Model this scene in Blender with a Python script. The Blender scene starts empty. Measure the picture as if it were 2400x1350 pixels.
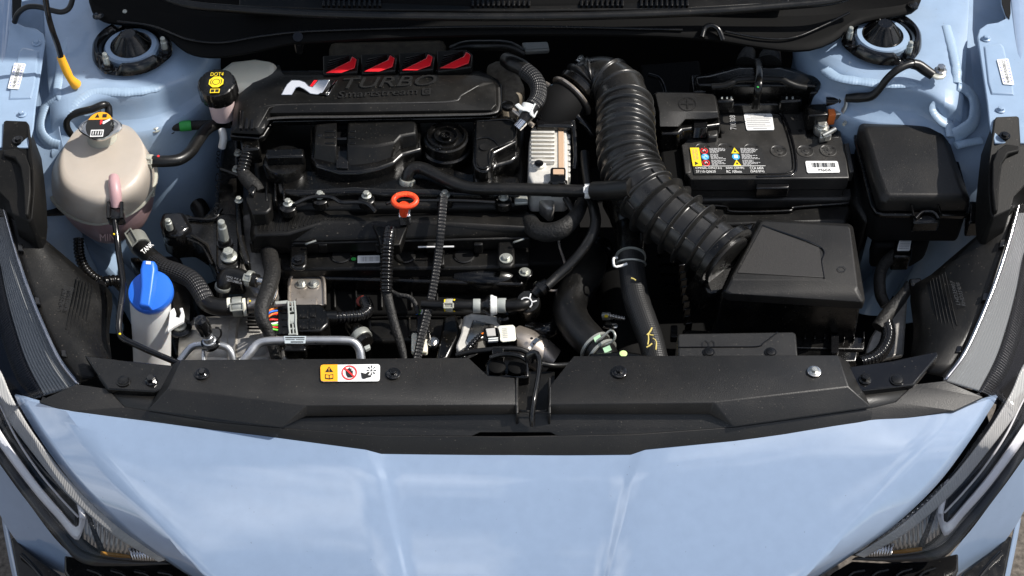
import bpy, bmesh, math, random
from mathutils import Vector, Matrix, noise
random.seed(7)
sc = bpy.context.scene
COL = sc.collection
rad = math.radians
# ------------------------------------------------------------------ camera
F, CX, CY, PITCH, DIST = 3500.0, 1200.0, 675.0, rad(49), 2.0      # focal length in photo pixels; metres
FW = Vector((0, math.cos(PITCH), -math.sin(PITCH)))
UP = Vector((0, math.sin(PITCH), math.cos(PITCH)))
RT = Vector((1, 0, 0))
CAM = -FW * DIST
cd = bpy.data.cameras.new('camera')
cam = bpy.data.objects.new('camera', cd); COL.objects.link(cam)
cd.sensor_width = 36; cd.lens = 36 * F / 2400; cd.clip_start = .05; cd.clip_end = 2000
cam.location = CAM; cam.rotation_euler = (math.pi / 2 - PITCH, 0, 0)
sc.camera = cam
# ------------------------------------------------------------------ light
SUN_AZ, SUN_EL = rad(12), rad(50)          # azimuth from +X (right) towards +Y (windscreen)
sdir = Vector((math.cos(SUN_EL) * math.cos(SUN_AZ), math.cos(SUN_EL) * math.sin(SUN_AZ), math.sin(SUN_EL)))
sl = bpy.data.lights.new('sun', 'SUN'); sl.energy = 5.0; sl.angle = rad(.6); sl.color = (1, .95, .88)
so = bpy.data.objects.new('sun', sl); COL.objects.link(so)
so.rotation_euler = sdir.to_track_quat('Z', 'Y').to_euler(); so.location = sdir * 10
wd = bpy.data.worlds.new('World'); sc.world = wd; wd.use_nodes = True
wn, wl = wd.node_tree.nodes, wd.node_tree.links
wn.clear()
wo = wn.new('ShaderNodeOutputWorld'); bg = wn.new('ShaderNodeBackground'); sky = wn.new('ShaderNodeTexSky')
sky.sky_type = 'NISHITA'; sky.sun_disc = False; sky.sun_elevation = SUN_EL; sky.sun_rotation = rad(90) - SUN_AZ
tc = wn.new('ShaderNodeTexCoord'); mp = wn.new('ShaderNodeMapping'); mp.inputs['Scale'].default_value = (1, 1, 1.3); mp.inputs['Location'].default_value = (7.528, 4.287, 5.752)
nz = wn.new('ShaderNodeTexNoise'); nz.inputs['Scale'].default_value = 3.4; nz.inputs['Detail'].default_value = 7; nz.inputs['Roughness'].default_value = .58
rp = wn.new('ShaderNodeValToRGB'); rp.color_ramp.elements[0].position = .47; rp.color_ramp.elements[1].position = .76
mx = wn.new('ShaderNodeMix'); mx.data_type = 'RGBA'
mx.inputs['B'].default_value = (22, 22, 22.3, 1)
wl.new(tc.outputs['Generated'], mp.inputs['Vector']); wl.new(mp.outputs[0], nz.inputs['Vector'])
wl.new(nz.outputs['Fac'], rp.inputs[0]); wl.new(rp.outputs[0], mx.inputs['Factor'])
wl.new(sky.outputs[0], mx.inputs['A']); wl.new(mx.outputs['Result'], bg.inputs['Color'])
bg.inputs['Strength'].default_value = .085
wl.new(bg.outputs[0], wo.inputs[0])
vs = sc.view_settings
vs.view_transform = 'Standard'; vs.look = 'None'; vs.exposure = 0.18; vs.gamma = 1; vs.use_curve_mapping = False
sc.cycles.use_denoising = True
sc.cycles.max_bounces = 8; sc.cycles.transparent_max_bounces = 12
# ------------------------------------------------------------------ places
def P(x, y, z=0.0):
    """the point at height z that the photograph shows at pixel (x, y)"""
    d = FW + RT * ((x - CX) / F) - UP * ((y - CY) / F)
    return CAM + d * ((z - CAM.z) / d.z)
def mpp(p):
    return (p - CAM).dot(FW) / F
def R(x, y, z, r):
    return r * mpp(P(x, y, z))
def W(q):
    return q if isinstance(q, Vector) else P(*q)
# ------------------------------------------------------------------ materials
def mat(name, col, rough=.5, metal=0., spec=.5, coat=0., bump=None, var=None, trans=0., sss=0., aniso=None, braid=None, tape=False, smudge=None, emit=None, dust=None):
    m = bpy.data.materials.new(name); m.use_nodes = True
    n, l = m.node_tree.nodes, m.node_tree.links
    b = n['Principled BSDF']
    b.inputs['Base Color'].default_value = (*col, 1); b.inputs['Roughness'].default_value = rough
    b.inputs['Metallic'].default_value = metal; b.inputs['Specular IOR Level'].default_value = spec
    b.inputs['Coat Weight'].default_value = coat; b.inputs['Coat Roughness'].default_value = .03
    if trans: b.inputs['Transmission Weight'].default_value = trans
    if sss:
        b.inputs['Subsurface Weight'].default_value = sss; b.inputs['Subsurface Radius'].default_value = (.012, .009, .007); b.inputs['Subsurface Scale'].default_value = 1
    t = n.new('ShaderNodeTexCoord'); hgt = None; bdist = .0006
    def nzn(scale, det=3, ro=.55, src='Object'):
        q = n.new('ShaderNodeTexNoise'); q.inputs['Scale'].default_value = scale; q.inputs['Detail'].default_value = det; q.inputs['Roughness'].default_value = ro
        l.new(t.outputs[src], q.inputs['Vector']); return q
    if var:                                   # (scale, amount) colour variation of the material itself
        q = nzn(var[0], 4); r = n.new('ShaderNodeMapRange')
        r.inputs['From Min'].default_value = .3; r.inputs['From Max'].default_value = .7
        r.inputs['To Min'].default_value = 1 - var[1]; r.inputs['To Max'].default_value = 1 + var[1]
        l.new(q.outputs['Fac'], r.inputs['Value'])
        mm = n.new('ShaderNodeVectorMath'); mm.operation = 'SCALE'; mm.inputs[0].default_value = col
        l.new(r.outputs[0], mm.inputs['Scale']); l.new(mm.outputs[0], b.inputs['Base Color'])
    if smudge:                                # (scale, amount) roughness wear
        q = nzn(smudge[0], 5, .62); r = n.new('ShaderNodeMapRange')
        r.inputs['From Min'].default_value = .3; r.inputs['From Max'].default_value = .72
        r.inputs['To Min'].default_value = max(.02, rough - smudge[1]); r.inputs['To Max'].default_value = rough + smudge[1]
        l.new(q.outputs['Fac'], r.inputs['Value']); l.new(r.outputs[0], b.inputs['Roughness'])
    if bump:
        q = nzn(bump[0], 2); hgt = q.outputs['Fac']; st = bump[1]
    if braid:                                 # woven sleeve along the tube's own UV
        sep = n.new('ShaderNodeSeparateXYZ'); l.new(t.outputs['UV'], sep.inputs[0])
        def wv(sg):
            a = n.new('ShaderNodeMath'); a.operation = 'MULTIPLY'; a.inputs[1].default_value = braid[0]; l.new(sep.outputs['X'], a.inputs[0])
            c = n.new('ShaderNodeMath'); c.operation = 'MULTIPLY_ADD'; c.inputs[1].default_value = braid[1] * sg; l.new(sep.outputs['Y'], c.inputs[0]); l.new(a.outputs[0], c.inputs[2])
            s = n.new('ShaderNodeMath'); s.operation = 'SINE'; l.new(c.outputs[0], s.inputs[0]); return s.outputs[0]
        pr = n.new('ShaderNodeMath'); pr.operation = 'MULTIPLY'; l.new(wv(1), pr.inputs[0]); l.new(wv(-1), pr.inputs[1])
        hgt = pr.outputs[0]; st = braid[2]
    if tape:
        sep = n.new('ShaderNodeSeparateXYZ'); l.new(t.outputs['UV'], sep.inputs[0])
        a = n.new('ShaderNodeMath'); a.operation = 'MULTIPLY_ADD'; a.inputs[1].default_value = 75; l.new(sep.outputs['Y'], a.inputs[0]); l.new(sep.outputs['X'], a.inputs[2])
        fr = n.new('ShaderNodeMath'); fr.operation = 'FRACT'; l.new(a.outputs[0], fr.inputs[0])
        q = nzn(260, 3); ad = n.new('ShaderNodeMath'); ad.operation = 'MULTIPLY_ADD'; ad.inputs[1].default_value = .9; l.new(q.outputs['Fac'], ad.inputs[0]); l.new(fr.outputs[0], ad.inputs[2])
        hgt = ad.outputs[0]; st = 1.0; bdist = .002
    if hgt is not None:
        bp = n.new('ShaderNodeBump'); bp.inputs['Strength'].default_value = st; bp.inputs['Distance'].default_value = bdist
        l.new(hgt, bp.inputs['Height']); l.new(bp.outputs[0], b.inputs['Normal'])
    if dust:                                  # (colour, film scale, film amount, speck scale, speck threshold)
        q1 = nzn(dust[1], 8, .65); r1 = n.new('ShaderNodeMapRange'); r1.inputs['From Min'].default_value = .48; r1.inputs['From Max'].default_value = .75; r1.inputs['To Max'].default_value = dust[2]
        l.new(q1.outputs['Fac'], r1.inputs['Value'])
        q2 = nzn(dust[3], 1); r2 = n.new('ShaderNodeMapRange'); r2.inputs['From Min'].default_value = dust[4]; r2.inputs['From Max'].default_value = dust[4] + .02; r2.inputs['To Max'].default_value = .8
        l.new(q2.outputs['Fac'], r2.inputs['Value'])
        ma = n.new('ShaderNodeMath'); ma.operation = 'MAXIMUM'; l.new(r1.outputs[0], ma.inputs[0]); l.new(r2.outputs[0], ma.inputs[1])
        mc = n.new('ShaderNodeMix'); mc.data_type = 'RGBA'; mc.inputs['B'].default_value = (*dust[0], 1); mc.inputs['A'].default_value = (*col, 1)
        if b.inputs['Base Color'].is_linked: l.new(b.inputs['Base Color'].links[0].from_socket, mc.inputs['A'])
        l.new(ma.outputs[0], mc.inputs['Factor']); l.new(mc.outputs['Result'], b.inputs['Base Color'])
    if emit: b.inputs['Emission Color'].default_value = (*emit, 1)
    return m
M = {}
M['paint'] = mat('paint_blue', (.240, .318, .445), .5, 0, .15, 1.0, bump=(260, .012), var=(60, .03), dust=((.10, .11, .12), 5, .0, 300, .795))
M['paint'].node_tree.nodes['Principled BSDF'].inputs['Coat IOR'].default_value = 2.0
M['paint_bay'] = mat('paint_bay', (.27, .37, .505), .42, 0, .5, .35, bump=(320, .08), var=(30, .06), smudge=(40, .1), dust=((.20, .21, .21), 14, .14, 330, .765))
M['sealer'] = mat('sealer', (.31, .42, .55), .42, 0, .5, .3, bump=(160, .12))
M['cover'] = mat('cover_black', (.0075, .007, .0064), .45, 0, .55, bump=(700, .42), var=(420, .28), smudge=(14, .06), dust=((.10, .088, .072), 9, 0.1, 420, 0.74))
M['matte'] = mat('matte_black', (.0034, .0033, .0031), .42, 0, .32, bump=(600, .3), var=(300, .2), smudge=(30, .08), dust=((.10, .088, .072), 11, 0.1, 380, 0.73))
M['smooth'] = mat('smooth_black', (.0026, .0025, .0024), .25, 0, .45, bump=(200, .08), smudge=(50, .1), dust=((.10, .088, .072), 14, 0.07, 380, 0.74))
M['gloss'] = mat('gloss_black', (.006, .006, .0065), .14, 0, .5, smudge=(60, .06), dust=((.10, .088, .072), 14, 0.05, 380, 0.75))
M['rubber'] = mat('rubber', (.0050, .0049, .0047), .36, 0, .42, bump=(350, .18), smudge=(40, .09), dust=((.10, .088, .072), 16, 0.09, 420, 0.74))
M['bellows'] = mat('bellows_rubber', (.012, .0117, .0113), .31, 0, .56, bump=(300, .1), smudge=(30, .08), dust=((.10, .088, .072), 14, 0.12, 420, 0.74))
M['bracket'] = mat('bracket_black', (.0045, .0044, .0042), .55, 0, .2, bump=(500, .3), dust=((.10, .088, .072), 12, .08, 400, .74))
M['lid'] = mat('lid_black', (.0075, .007, .0064), .46, 0, .4, bump=(700, .42), var=(420, .28), smudge=(14, .06), dust=((.10, .088, .072), 9, .10, 420, .74))
M['edge'] = mat('edge_sheen', (.03, .029, .0275), .42, 0, .6, bump=(700, .5), var=(420, .4))  # lighter grey than the cover plastic: edge sheen put into the colour
M['marker'] = mat('yellow_marker', (.62, .50, .14), .6)
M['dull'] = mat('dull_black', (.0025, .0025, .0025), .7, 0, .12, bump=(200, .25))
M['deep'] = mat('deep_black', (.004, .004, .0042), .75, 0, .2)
M['battery'] = mat('battery_black', (.026, .025, .0235), .38, 0, .5, bump=(90, .10), var=(18, .25), smudge=(25, .14), dust=((.10, .088, .072), 10, 0.22, 420, 0.72))
M['braid'] = mat('braid', (.016, .016, .017), .35, 0, .5, braid=(44, 640, 1.0))
M['weave'] = mat('woven_rubber', (.014, .014, .0142), .42, 0, .4, braid=(60, 900, .2))
M['tape'] = mat('cloth_tape', (.012, .0117, .0113), .55, 0, .4, tape=True, dust=((.10, .088, .072), 18, 0.12, 420, 0.74))
M['zinc'] = mat('zinc', (.56, .56, .52), .34, .85, .5, bump=(500, .1), smudge=(90, .12))
M['zincgrey'] = mat('zinc_dull', (.42, .43, .39), .42, .6, .5, bump=(500, .1))
M['steel'] = mat('steel', (.62, .60, .57), .24, 1, .5, bump=(120, .05), smudge=(60, .1))
M['warmsteel'] = mat('warm_steel', (.52, .46, .40), .34, .8, .5, bump=(260, .12), smudge=(60, .1))
M['alu'] = mat('cast_aluminium', (.40, .385, .36), .48, .7, .5, bump=(300, .5), var=(90, .2))
M['alupipe'] = mat('aluminium_pipe', (.56, .57, .58), .36, .85, .5, bump=(200, .08), smudge=(60, .1))
M['alulight'] = mat('light_aluminium', (.66, .64, .59), .5, .35, .5, bump=(300, .25), var=(120, .12))
M['chrome'] = mat('chrome', (.8, .8, .82), .07, 1)
M['chromesoft'] = mat('chrome_soft', (.72, .72, .74), .2, 1, smudge=(30, .08))
M['cream'] = mat('cream_plastic', (.46, .405, .345), .38, 0, .45, sss=.3, var=(22, .05), bump=(60, .05))
M['pinkfluid'] = mat('pink_plastic', (.29, .195, .20), .4, 0, .45, sss=.35, var=(30, .08))
M['pinktube'] = mat('pink_tube', (.48, .30, .31), .4, 0, .45, sss=.3)
M['flange'] = mat('pale_flange', (.42, .41, .345), .4, 0, .45, sss=.35)
M['milk'] = mat('milky_plastic', (.70, .70, .69), .42, 0, .45, sss=.3, var=(40, .05))
M['ivory'] = mat('ivory_plastic', (.84, .80, .66), .42, 0, .45, sss=.3, var=(14, .12))
M['white'] = mat('white_print', (.80, .80, .78), .4)
M['whiteplastic'] = mat('white_plastic', (.74, .76, .74), .4, sss=.1)
M['greyclip'] = mat('grey_clip', (.34, .36, .34), .45)
M['bluecap'] = mat('blue_cap', (.025, .16, .72), .38, 0, .45, sss=.1, bump=(300, .06))
M['yellow'] = mat('yellow_grip', (.86, .42, .025), .42, 0, .4, sss=.1)
M['yprint'] = mat('yellow_print', (.90, .66, .02), .45)
M['orange'] = mat('orange_print', (.93, .40, .015), .42)
M['red'] = mat('red_paint', (.80, .012, .022), .35, 0, .5, .3)
M['redprint'] = mat('red_print', (.75, .03, .03), .45)
M['dip'] = mat('dipstick_red', (.86, .075, .02), .4, 0, .45, sss=.15)
M['green'] = mat('green_tape', (.03, .34, .06), .45)
M['palegreen'] = mat('pale_green', (.38, .62, .40), .5)
M['lime'] = mat('lime_print', (.58, .80, .32), .5)
M['blueprint'] = mat('blue_print', (.06, .42, .80), .45)
M['inkblue'] = mat('ink_blue', (.12, .13, .45), .5)
M['ink'] = mat('black_print', (.012, .012, .012), .5)
M['greyprint'] = mat('grey_print', (.42, .42, .42), .5)
M['embossed'] = mat('embossed_black', (.020, .020, .020), .22, 0, .5)
M['wirered'] = mat('wire_red', (.7, .03, .02), .4); M['wiregreen'] = mat('wire_green', (.16, .62, .06), .4)
M['wireblue'] = mat('wire_blue', (.03, .17, .72), .4); M['wirewhite'] = mat('wire_white', (.8, .8, .8), .4); M['wireorange'] = mat('wire_orange', (.86, .22, .02), .4)
M['shield'] = mat('heat_shield', (.045, .038, .026), .6, .2, .3, bump=(140, 1.0), var=(60, .5))
M['bronze'] = mat('bronze_cast', (.17, .145, .11), .6, .3, .4, bump=(260, .6), var=(120, .3))
M['copper'] = mat('orange_insulator', (.70, .17, .035), .45)
M['tan'] = mat('tan_band', (.52, .36, .24), .5)
M['blueclear'] = mat('blue_sleeve', (.16, .30, .46), .2, 0, .5, coat=.5)
M['smoke'] = mat('headlight_interior', (.006, .006, .0065), .14, 0, .5)
M['bezel'] = mat('headlight_bezel', (.020, .021, .024), .3, .2, .5)
M['lensgrey'] = mat('lens_rim', (.42, .415, .40), .35, .0, .5)
def irid(name, base, rough, metal=.5):
    m = mat(name, base, rough, metal); n, l = m.node_tree.nodes, m.node_tree.links; b = n['Principled BSDF']
    b.inputs['Thin Film Thickness'].default_value = 420; b.inputs['Thin Film IOR'].default_value = 1.55
    return m
M['irid'] = irid('iridescent_reflector', (.30, .308, .31), .38, .35)
M['drl'] = irid('light_strip', (.86, .84, .85), .25, .1)
M['asphalt'] = mat('asphalt', (.115, .10, .085), .9, 0, .3, bump=(120, 1.0), var=(110, .5))
def lensmat():
    m = bpy.data.materials.new('clear_lens'); m.use_nodes = True
    n, l = m.node_tree.nodes, m.node_tree.links; n.clear()
    o = n.new('ShaderNodeOutputMaterial'); t = n.new('ShaderNodeBsdfTransparent'); g = n.new('ShaderNodeBsdfGlossy'); x = n.new('ShaderNodeMixShader'); f = n.new('ShaderNodeFresnel')
    t.inputs[0].default_value = (.93, .93, .94, 1); g.inputs['Roughness'].default_value = .03; f.inputs[0].default_value = 1.33
    l.new(f.outputs[0], x.inputs[0]); l.new(t.outputs[0], x.inputs[1]); l.new(g.outputs[0], x.inputs[2]); l.new(x.outputs[0], o.inputs[0])
    return m
M['lens'] = lensmat()
# ------------------------------------------------------------------ builders
ORG = {}
def link(name, me, parent, org):
    o = bpy.data.objects.new(name, me); COL.objects.link(o)
    if parent is not None:
        o.parent = parent; o.location = org - ORG[parent.name]
    else: o.location = org
    ORG[o.name] = org.copy()
    return o
def thing(name, label, cat, at, group=None):
    o = bpy.data.objects.new(name, None); COL.objects.link(o); o.empty_display_size = .02
    p = W(at); o.location = p; ORG[o.name] = p.copy()
    tag(o, label, cat, group); return o
def tag(o, label=None, cat=None, group=None, kind=None):
    if label: o['label'] = label
    if cat: o['category'] = cat
    if group: o['group'] = group
    if kind: o['kind'] = kind
    return o
def mesh(name, vs_, fs, m, parent=None, bevel=0, seg=2, sub=0, solid=0, ang=38, uv=None, smooth=True):
    lo = Vector((min(v.x for v in vs_), min(v.y for v in vs_), min(v.z for v in vs_))); hi = Vector((max(v.x for v in vs_), max(v.y for v in vs_), max(v.z for v in vs_)))
    c = (lo + hi) / 2
    me = bpy.data.meshes.new(name); me.from_pydata([v - c for v in vs_], [], fs)
    bm = bmesh.new(); bm.from_mesh(me)
    bmesh.ops.recalc_face_normals(bm, faces=bm.faces); bm.to_mesh(me); bm.free()
    if uv is not None:
        ul = me.uv_layers.new(name='UVMap')
        for lp in me.loops: ul.data[lp.index].uv = uv[lp.vertex_index]
    if isinstance(m, str): m = M[m]
    me.materials.append(m)
    if smooth:
        me.shade_smooth(); me.set_sharp_from_angle(angle=rad(ang))
    o = link(name, me, parent, c)
    if solid:
        q = o.modifiers.new('solidify', 'SOLIDIFY'); q.thickness = solid; q.offset = 0
    if bevel:
        q = o.modifiers.new('bevel', 'BEVEL'); q.width = bevel; q.segments = seg; q.limit_method = 'ANGLE'; q.angle_limit = rad(28); q.harden_normals = False
    if sub:
        q = o.modifiers.new('subsurf', 'SUBSURF'); q.levels = sub; q.render_levels = sub
    return o
def loft(name, rings, m, parent=None, cap0=True, cap1=True, **k):
    n = len(rings[0]); vs_ = [W(v) for r in rings for v in r]; fs = []
    for i in range(len(rings) - 1):
        for j in range(n):
            a, b = i * n + j, i * n + (j + 1) % n
            fs.append((a, b, b + n, a + n))
    if cap0: fs.append(tuple(range(n))[::-1])
    if cap1: fs.append(tuple(range((len(rings) - 1) * n, len(rings) * n)))
    return mesh(name, vs_, fs, m, parent, **k)
def ring(pts, z=None, dz=0, grow=0):
    """pixel outline -> world ring; grow moves it outward in plan (metres), dz lowers it"""
    w = [W(p if len(p) == 3 else (p[0], p[1], z)) for p in pts]
    if grow:
        n = len(w); area = sum(w[i].x * w[(i + 1) % n].y - w[(i + 1) % n].x * w[i].y for i in range(n)); s = 1 if area > 0 else -1
        out = []
        for i in range(n):
            e1 = (w[i] - w[i - 1]); e2 = (w[(i + 1) % n] - w[i]); e1.z = e2.z = 0
            n1 = Vector((e1.y, -e1.x, 0)) * s; n2 = Vector((e2.y, -e2.x, 0)) * s
            if n1.length: n1.normalize()
            if n2.length: n2.normalize()
            b = n1 + n2
            d = b.length_squared
            b = b * (2 / d) if d > .3 else (n1 if d == 0 else b.normalized() * 1.8)
            if b.length > 1.9: b = b.normalized() * 1.9
            out.append(w[i] + b * grow)
        w = out
    return [v + Vector((0, 0, dz)) for v in w]
def prism(name, pts, z, h, m, parent=None, bevel=.003, draft=0, **k):
    return loft(name, [ring(pts, z), ring(pts, z, -h, draft)], m, parent, bevel=bevel, **k)
def rrect(x0, y0, x1, y1, r=6, n=4, skew=0):
    out = []
    for cx, cy, a0 in ((x1 - r, y0 + r, -90), (x1 - r, y1 - r, 0), (x0 + r, y1 - r, 90), (x0 + r, y0 + r, 180)):
        for i in range(n + 1):
            a = rad(a0 + 90 * i / n); x, y = cx + r * math.cos(a), cy + r * math.sin(a)
            out.append((x + skew * (y - y0), y))
    return out
def catmull(pts, n):
    if len(pts) < 3: return [pts[0].lerp(pts[1], i / (n * 2)) for i in range(n * 2 + 1)]
    q = [pts[0] * 2 - pts[1]] + pts + [pts[-1] * 2 - pts[-2]]; out = []
    for i in range(1, len(q) - 2):
        for j in range(n):
            t = j / n; a, b, c, d = q[i - 1], q[i], q[i + 1], q[i + 2]
            out.append(.5 * ((2 * b) + (c - a) * t + (2 * a - 5 * b + 4 * c - d) * t * t + (3 * b - a - 3 * c + d) * t ** 3))
    out.append(pts[-1].copy()); return out
def resample(pts, rr, step, n=None):
    L = [0]
    for a, b in zip(pts, pts[1:]): L.append(L[-1] + (b - a).length)
    n = n or max(2, int(L[-1] / step)); op, orr, k = [], [], 0
    for i in range(n + 1):
        s = L[-1] * i / n
        while k < len(L) - 2 and L[k + 1] < s: k += 1
        t = (s - L[k]) / max(1e-9, L[k + 1] - L[k]); op.append(pts[k].lerp(pts[k + 1], t)); orr.append(rr[k] + (rr[k + 1] - rr[k]) * t)
    return op, orr, L[-1]
def tube(name, pts, r, m, parent=None, seg=14, corr=None, step=.004, flat=None, wob=0, ang=50, caps=True):
    """pts: (px, py, z) or Vectors; r: photo pixels (number or one per point); corr: (pitch m, depth m, sharpness)"""
    w = [W(p) for p in pts]
    rl = r if isinstance(r, (list, tuple)) else [r] * len(w)
    rl = [a * mpp(p) for a, p in zip(rl, w)]
    n = 8; cp = catmull(w, n); rr = []
    for i in range(len(cp)):
        t = i / (len(cp) - 1) * (len(rl) - 1); k = min(int(t), len(rl) - 2); rr.append(rl[k] + (rl[k + 1] - rl[k]) * (t - k))
    if corr: step = corr[0] / 7
    cp, rr, L = resample(cp, rr, step)
    vs_, fs, uv = [], [], []
    tg = [(cp[min(i + 1, len(cp) - 1)] - cp[max(i - 1, 0)]).normalized() for i in range(len(cp))]
    u = tg[0].cross(Vector((0, 0, 1)))
    if u.length < .1: u = tg[0].cross(Vector((0, 1, 0)))
    u.normalize()
    for i, p in enumerate(cp):
        if i:
            u = u - tg[i] * u.dot(tg[i]); u.normalize()
        v = tg[i].cross(u); s = L * i / (len(cp) - 1); q = rr[i]
        if corr:
            ph = (s / corr[0]) % 1; f = (.5 + .5 * math.cos(ph * 2 * math.pi)) ** corr[2]; q = q - corr[1] + corr[1] * f
        if wob: q *= 1 + wob * noise.noise(p * 90)
        for j in range(seg):
            a = 2 * math.pi * j / seg; d = u * math.cos(a) + v * math.sin(a) * (flat or 1)
            vs_.append(p + d * q); uv.append((j / seg * 2 if j <= seg / 2 else 2 - j / seg * 2, s))
    for i in range(len(cp) - 1):
        for j in range(seg):
            a, b = i * seg + j, i * seg + (j + 1) % seg; fs.append((a, b, b + seg, a + seg))
    if caps:
        fs.append(tuple(range(seg))); fs.append(tuple(range((len(cp) - 1) * seg, len(cp) * seg)))
    return mesh(name, vs_, fs, m, parent, ang=ang, uv=uv)
def frame(axis):
    a = axis.normalized(); u = a.cross(Vector((0, 1, 0)))
    if u.length < .2: u = a.cross(Vector((1, 0, 0)))
    u.normalize(); return u, a.cross(u).normalized() * -1 if False else a.cross(u).normalized(), a
def lathe(name, at, prof, m, parent=None, axis=Vector((0, 0, 1)), seg=32, bevel=0, ang=35, lobes=None):
    """prof: (radius m, height m) from bottom outside to top; lobes(angle)->radius factor"""
    o = W(at); u, v, a = frame(axis); vs_, fs = [], []
    for r, h in prof:
        for j in range(seg):
            t = 2 * math.pi * j / seg; f = lobes(t) if lobes else 1
            vs_.append(o + (u * math.cos(t) + v * math.sin(t)) * r * f + a * h)
    for i in range(len(prof) - 1):
        for j in range(seg):
            p, q = i * seg + j, i * seg + (j + 1) % seg; fs.append((p, q, q + seg, p + seg))
    fs.append(tuple(range(seg))); fs.append(tuple(range((len(prof) - 1) * seg, len(prof) * seg)))
    return mesh(name, vs_, fs, m, parent, bevel=bevel, ang=ang)
def lathe_px(name, x, y, z, prof, m, parent=None, **k):
    s = mpp(P(x, y, z)); return lathe(name, (x, y, z), [(r * s, h * s) for r, h in prof], m, parent, **k)
_unit = {}
def unit(style):
    """hardware with flange radius 1, standing on z = 0"""
    if style in _unit: return _unit[style]
    bm = bmesh.new()
    def cyl(r0, r1, h0, h1, seg=20, rot=0):
        b = [bm.verts.new((r0 * math.cos(2 * math.pi * i / seg + rot), r0 * math.sin(2 * math.pi * i / seg + rot), h0)) for i in range(seg)]
        t = [bm.verts.new((r1 * math.cos(2 * math.pi * i / seg + rot), r1 * math.sin(2 * math.pi * i / seg + rot), h1)) for i in range(seg)]
        for i in range(seg): bm.faces.new((b[i], b[(i + 1) % seg], t[(i + 1) % seg], t[i]))
        bm.faces.new(b[::-1]); bm.faces.new(t)
    if style == 'bolt':
        cyl(1, .97, 0, .16, 24); cyl(.97, .72, .16, .32, 24); cyl(.66, .66, .3, .95, 6, .3); cyl(.66, .56, .95, 1.03, 6, .3); cyl(.3, .26, 1.03, 1.07, 12)
    elif style == 'flat':
        cyl(1, .97, 0, .12, 24); cyl(.60, .60, .1, .5, 6, .2); cyl(.6, .5, .5, .57, 6, .2); cyl(.24, .2, .57, .61, 12)
    elif style == 'stud':
        cyl(1, .95, 0, .2, 24); cyl(.78, .74, .18, 1.0, 6, .1); cyl(.46, .44, .9, 2.2, 16); cyl(.40, .40, 2.2, 2.55, 16); cyl(.40, .08, 2.55, 3.05, 16)
    elif style == 'nut':
        cyl(1.12, 1.1, 0, .2, 24); cyl(.92, .86, .2, 1.0, 6, .1)
    elif style == 'rod':
        cyl(.5, .5, 0, 2.1, 18); cyl(.5, .40, 2.1, 2.25, 18); cyl(.40, .40, 2.25, 2.9, 18); cyl(.4, .3, 2.9, 3.05, 18)
    elif style == 'clip':
        cyl(1, .99, 0, .14, 28); cyl(.82, .74, .14, .3, 28); cyl(.74, .45, .3, .37, 28)
    me = bpy.data.meshes.new(style); bm.to_mesh(me); bm.free(); me.shade_smooth(); me.set_sharp_from_angle(angle=rad(30)); _unit[style] = me
    return me
def hw(name, style, x, y, z, r, m, parent, axis=Vector((0, 0, 1)), h=1.0, spin=None):
    key = (style, m)
    if key not in _unit:
        me = unit(style).copy(); me.materials.append(M[m]); _unit[key] = me
    p = W((x, y, z)); s = r * mpp(p)
    o = link(name, _unit[key], parent, p)
    u, v, a = frame(axis); sp = random.uniform(0, 1) if spin is None else spin
    mt = Matrix((u, v, a)).transposed()
    o.rotation_euler = (mt @ Matrix.Rotation(sp, 3, 'Z')).to_euler(); o.scale = (s, s, s * h); return o
def bolt(x, y, z, r, parent, m='zinc', style='bolt', **k): return hw('bolt', style, x, y, z, r, m, parent, **k)
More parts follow.
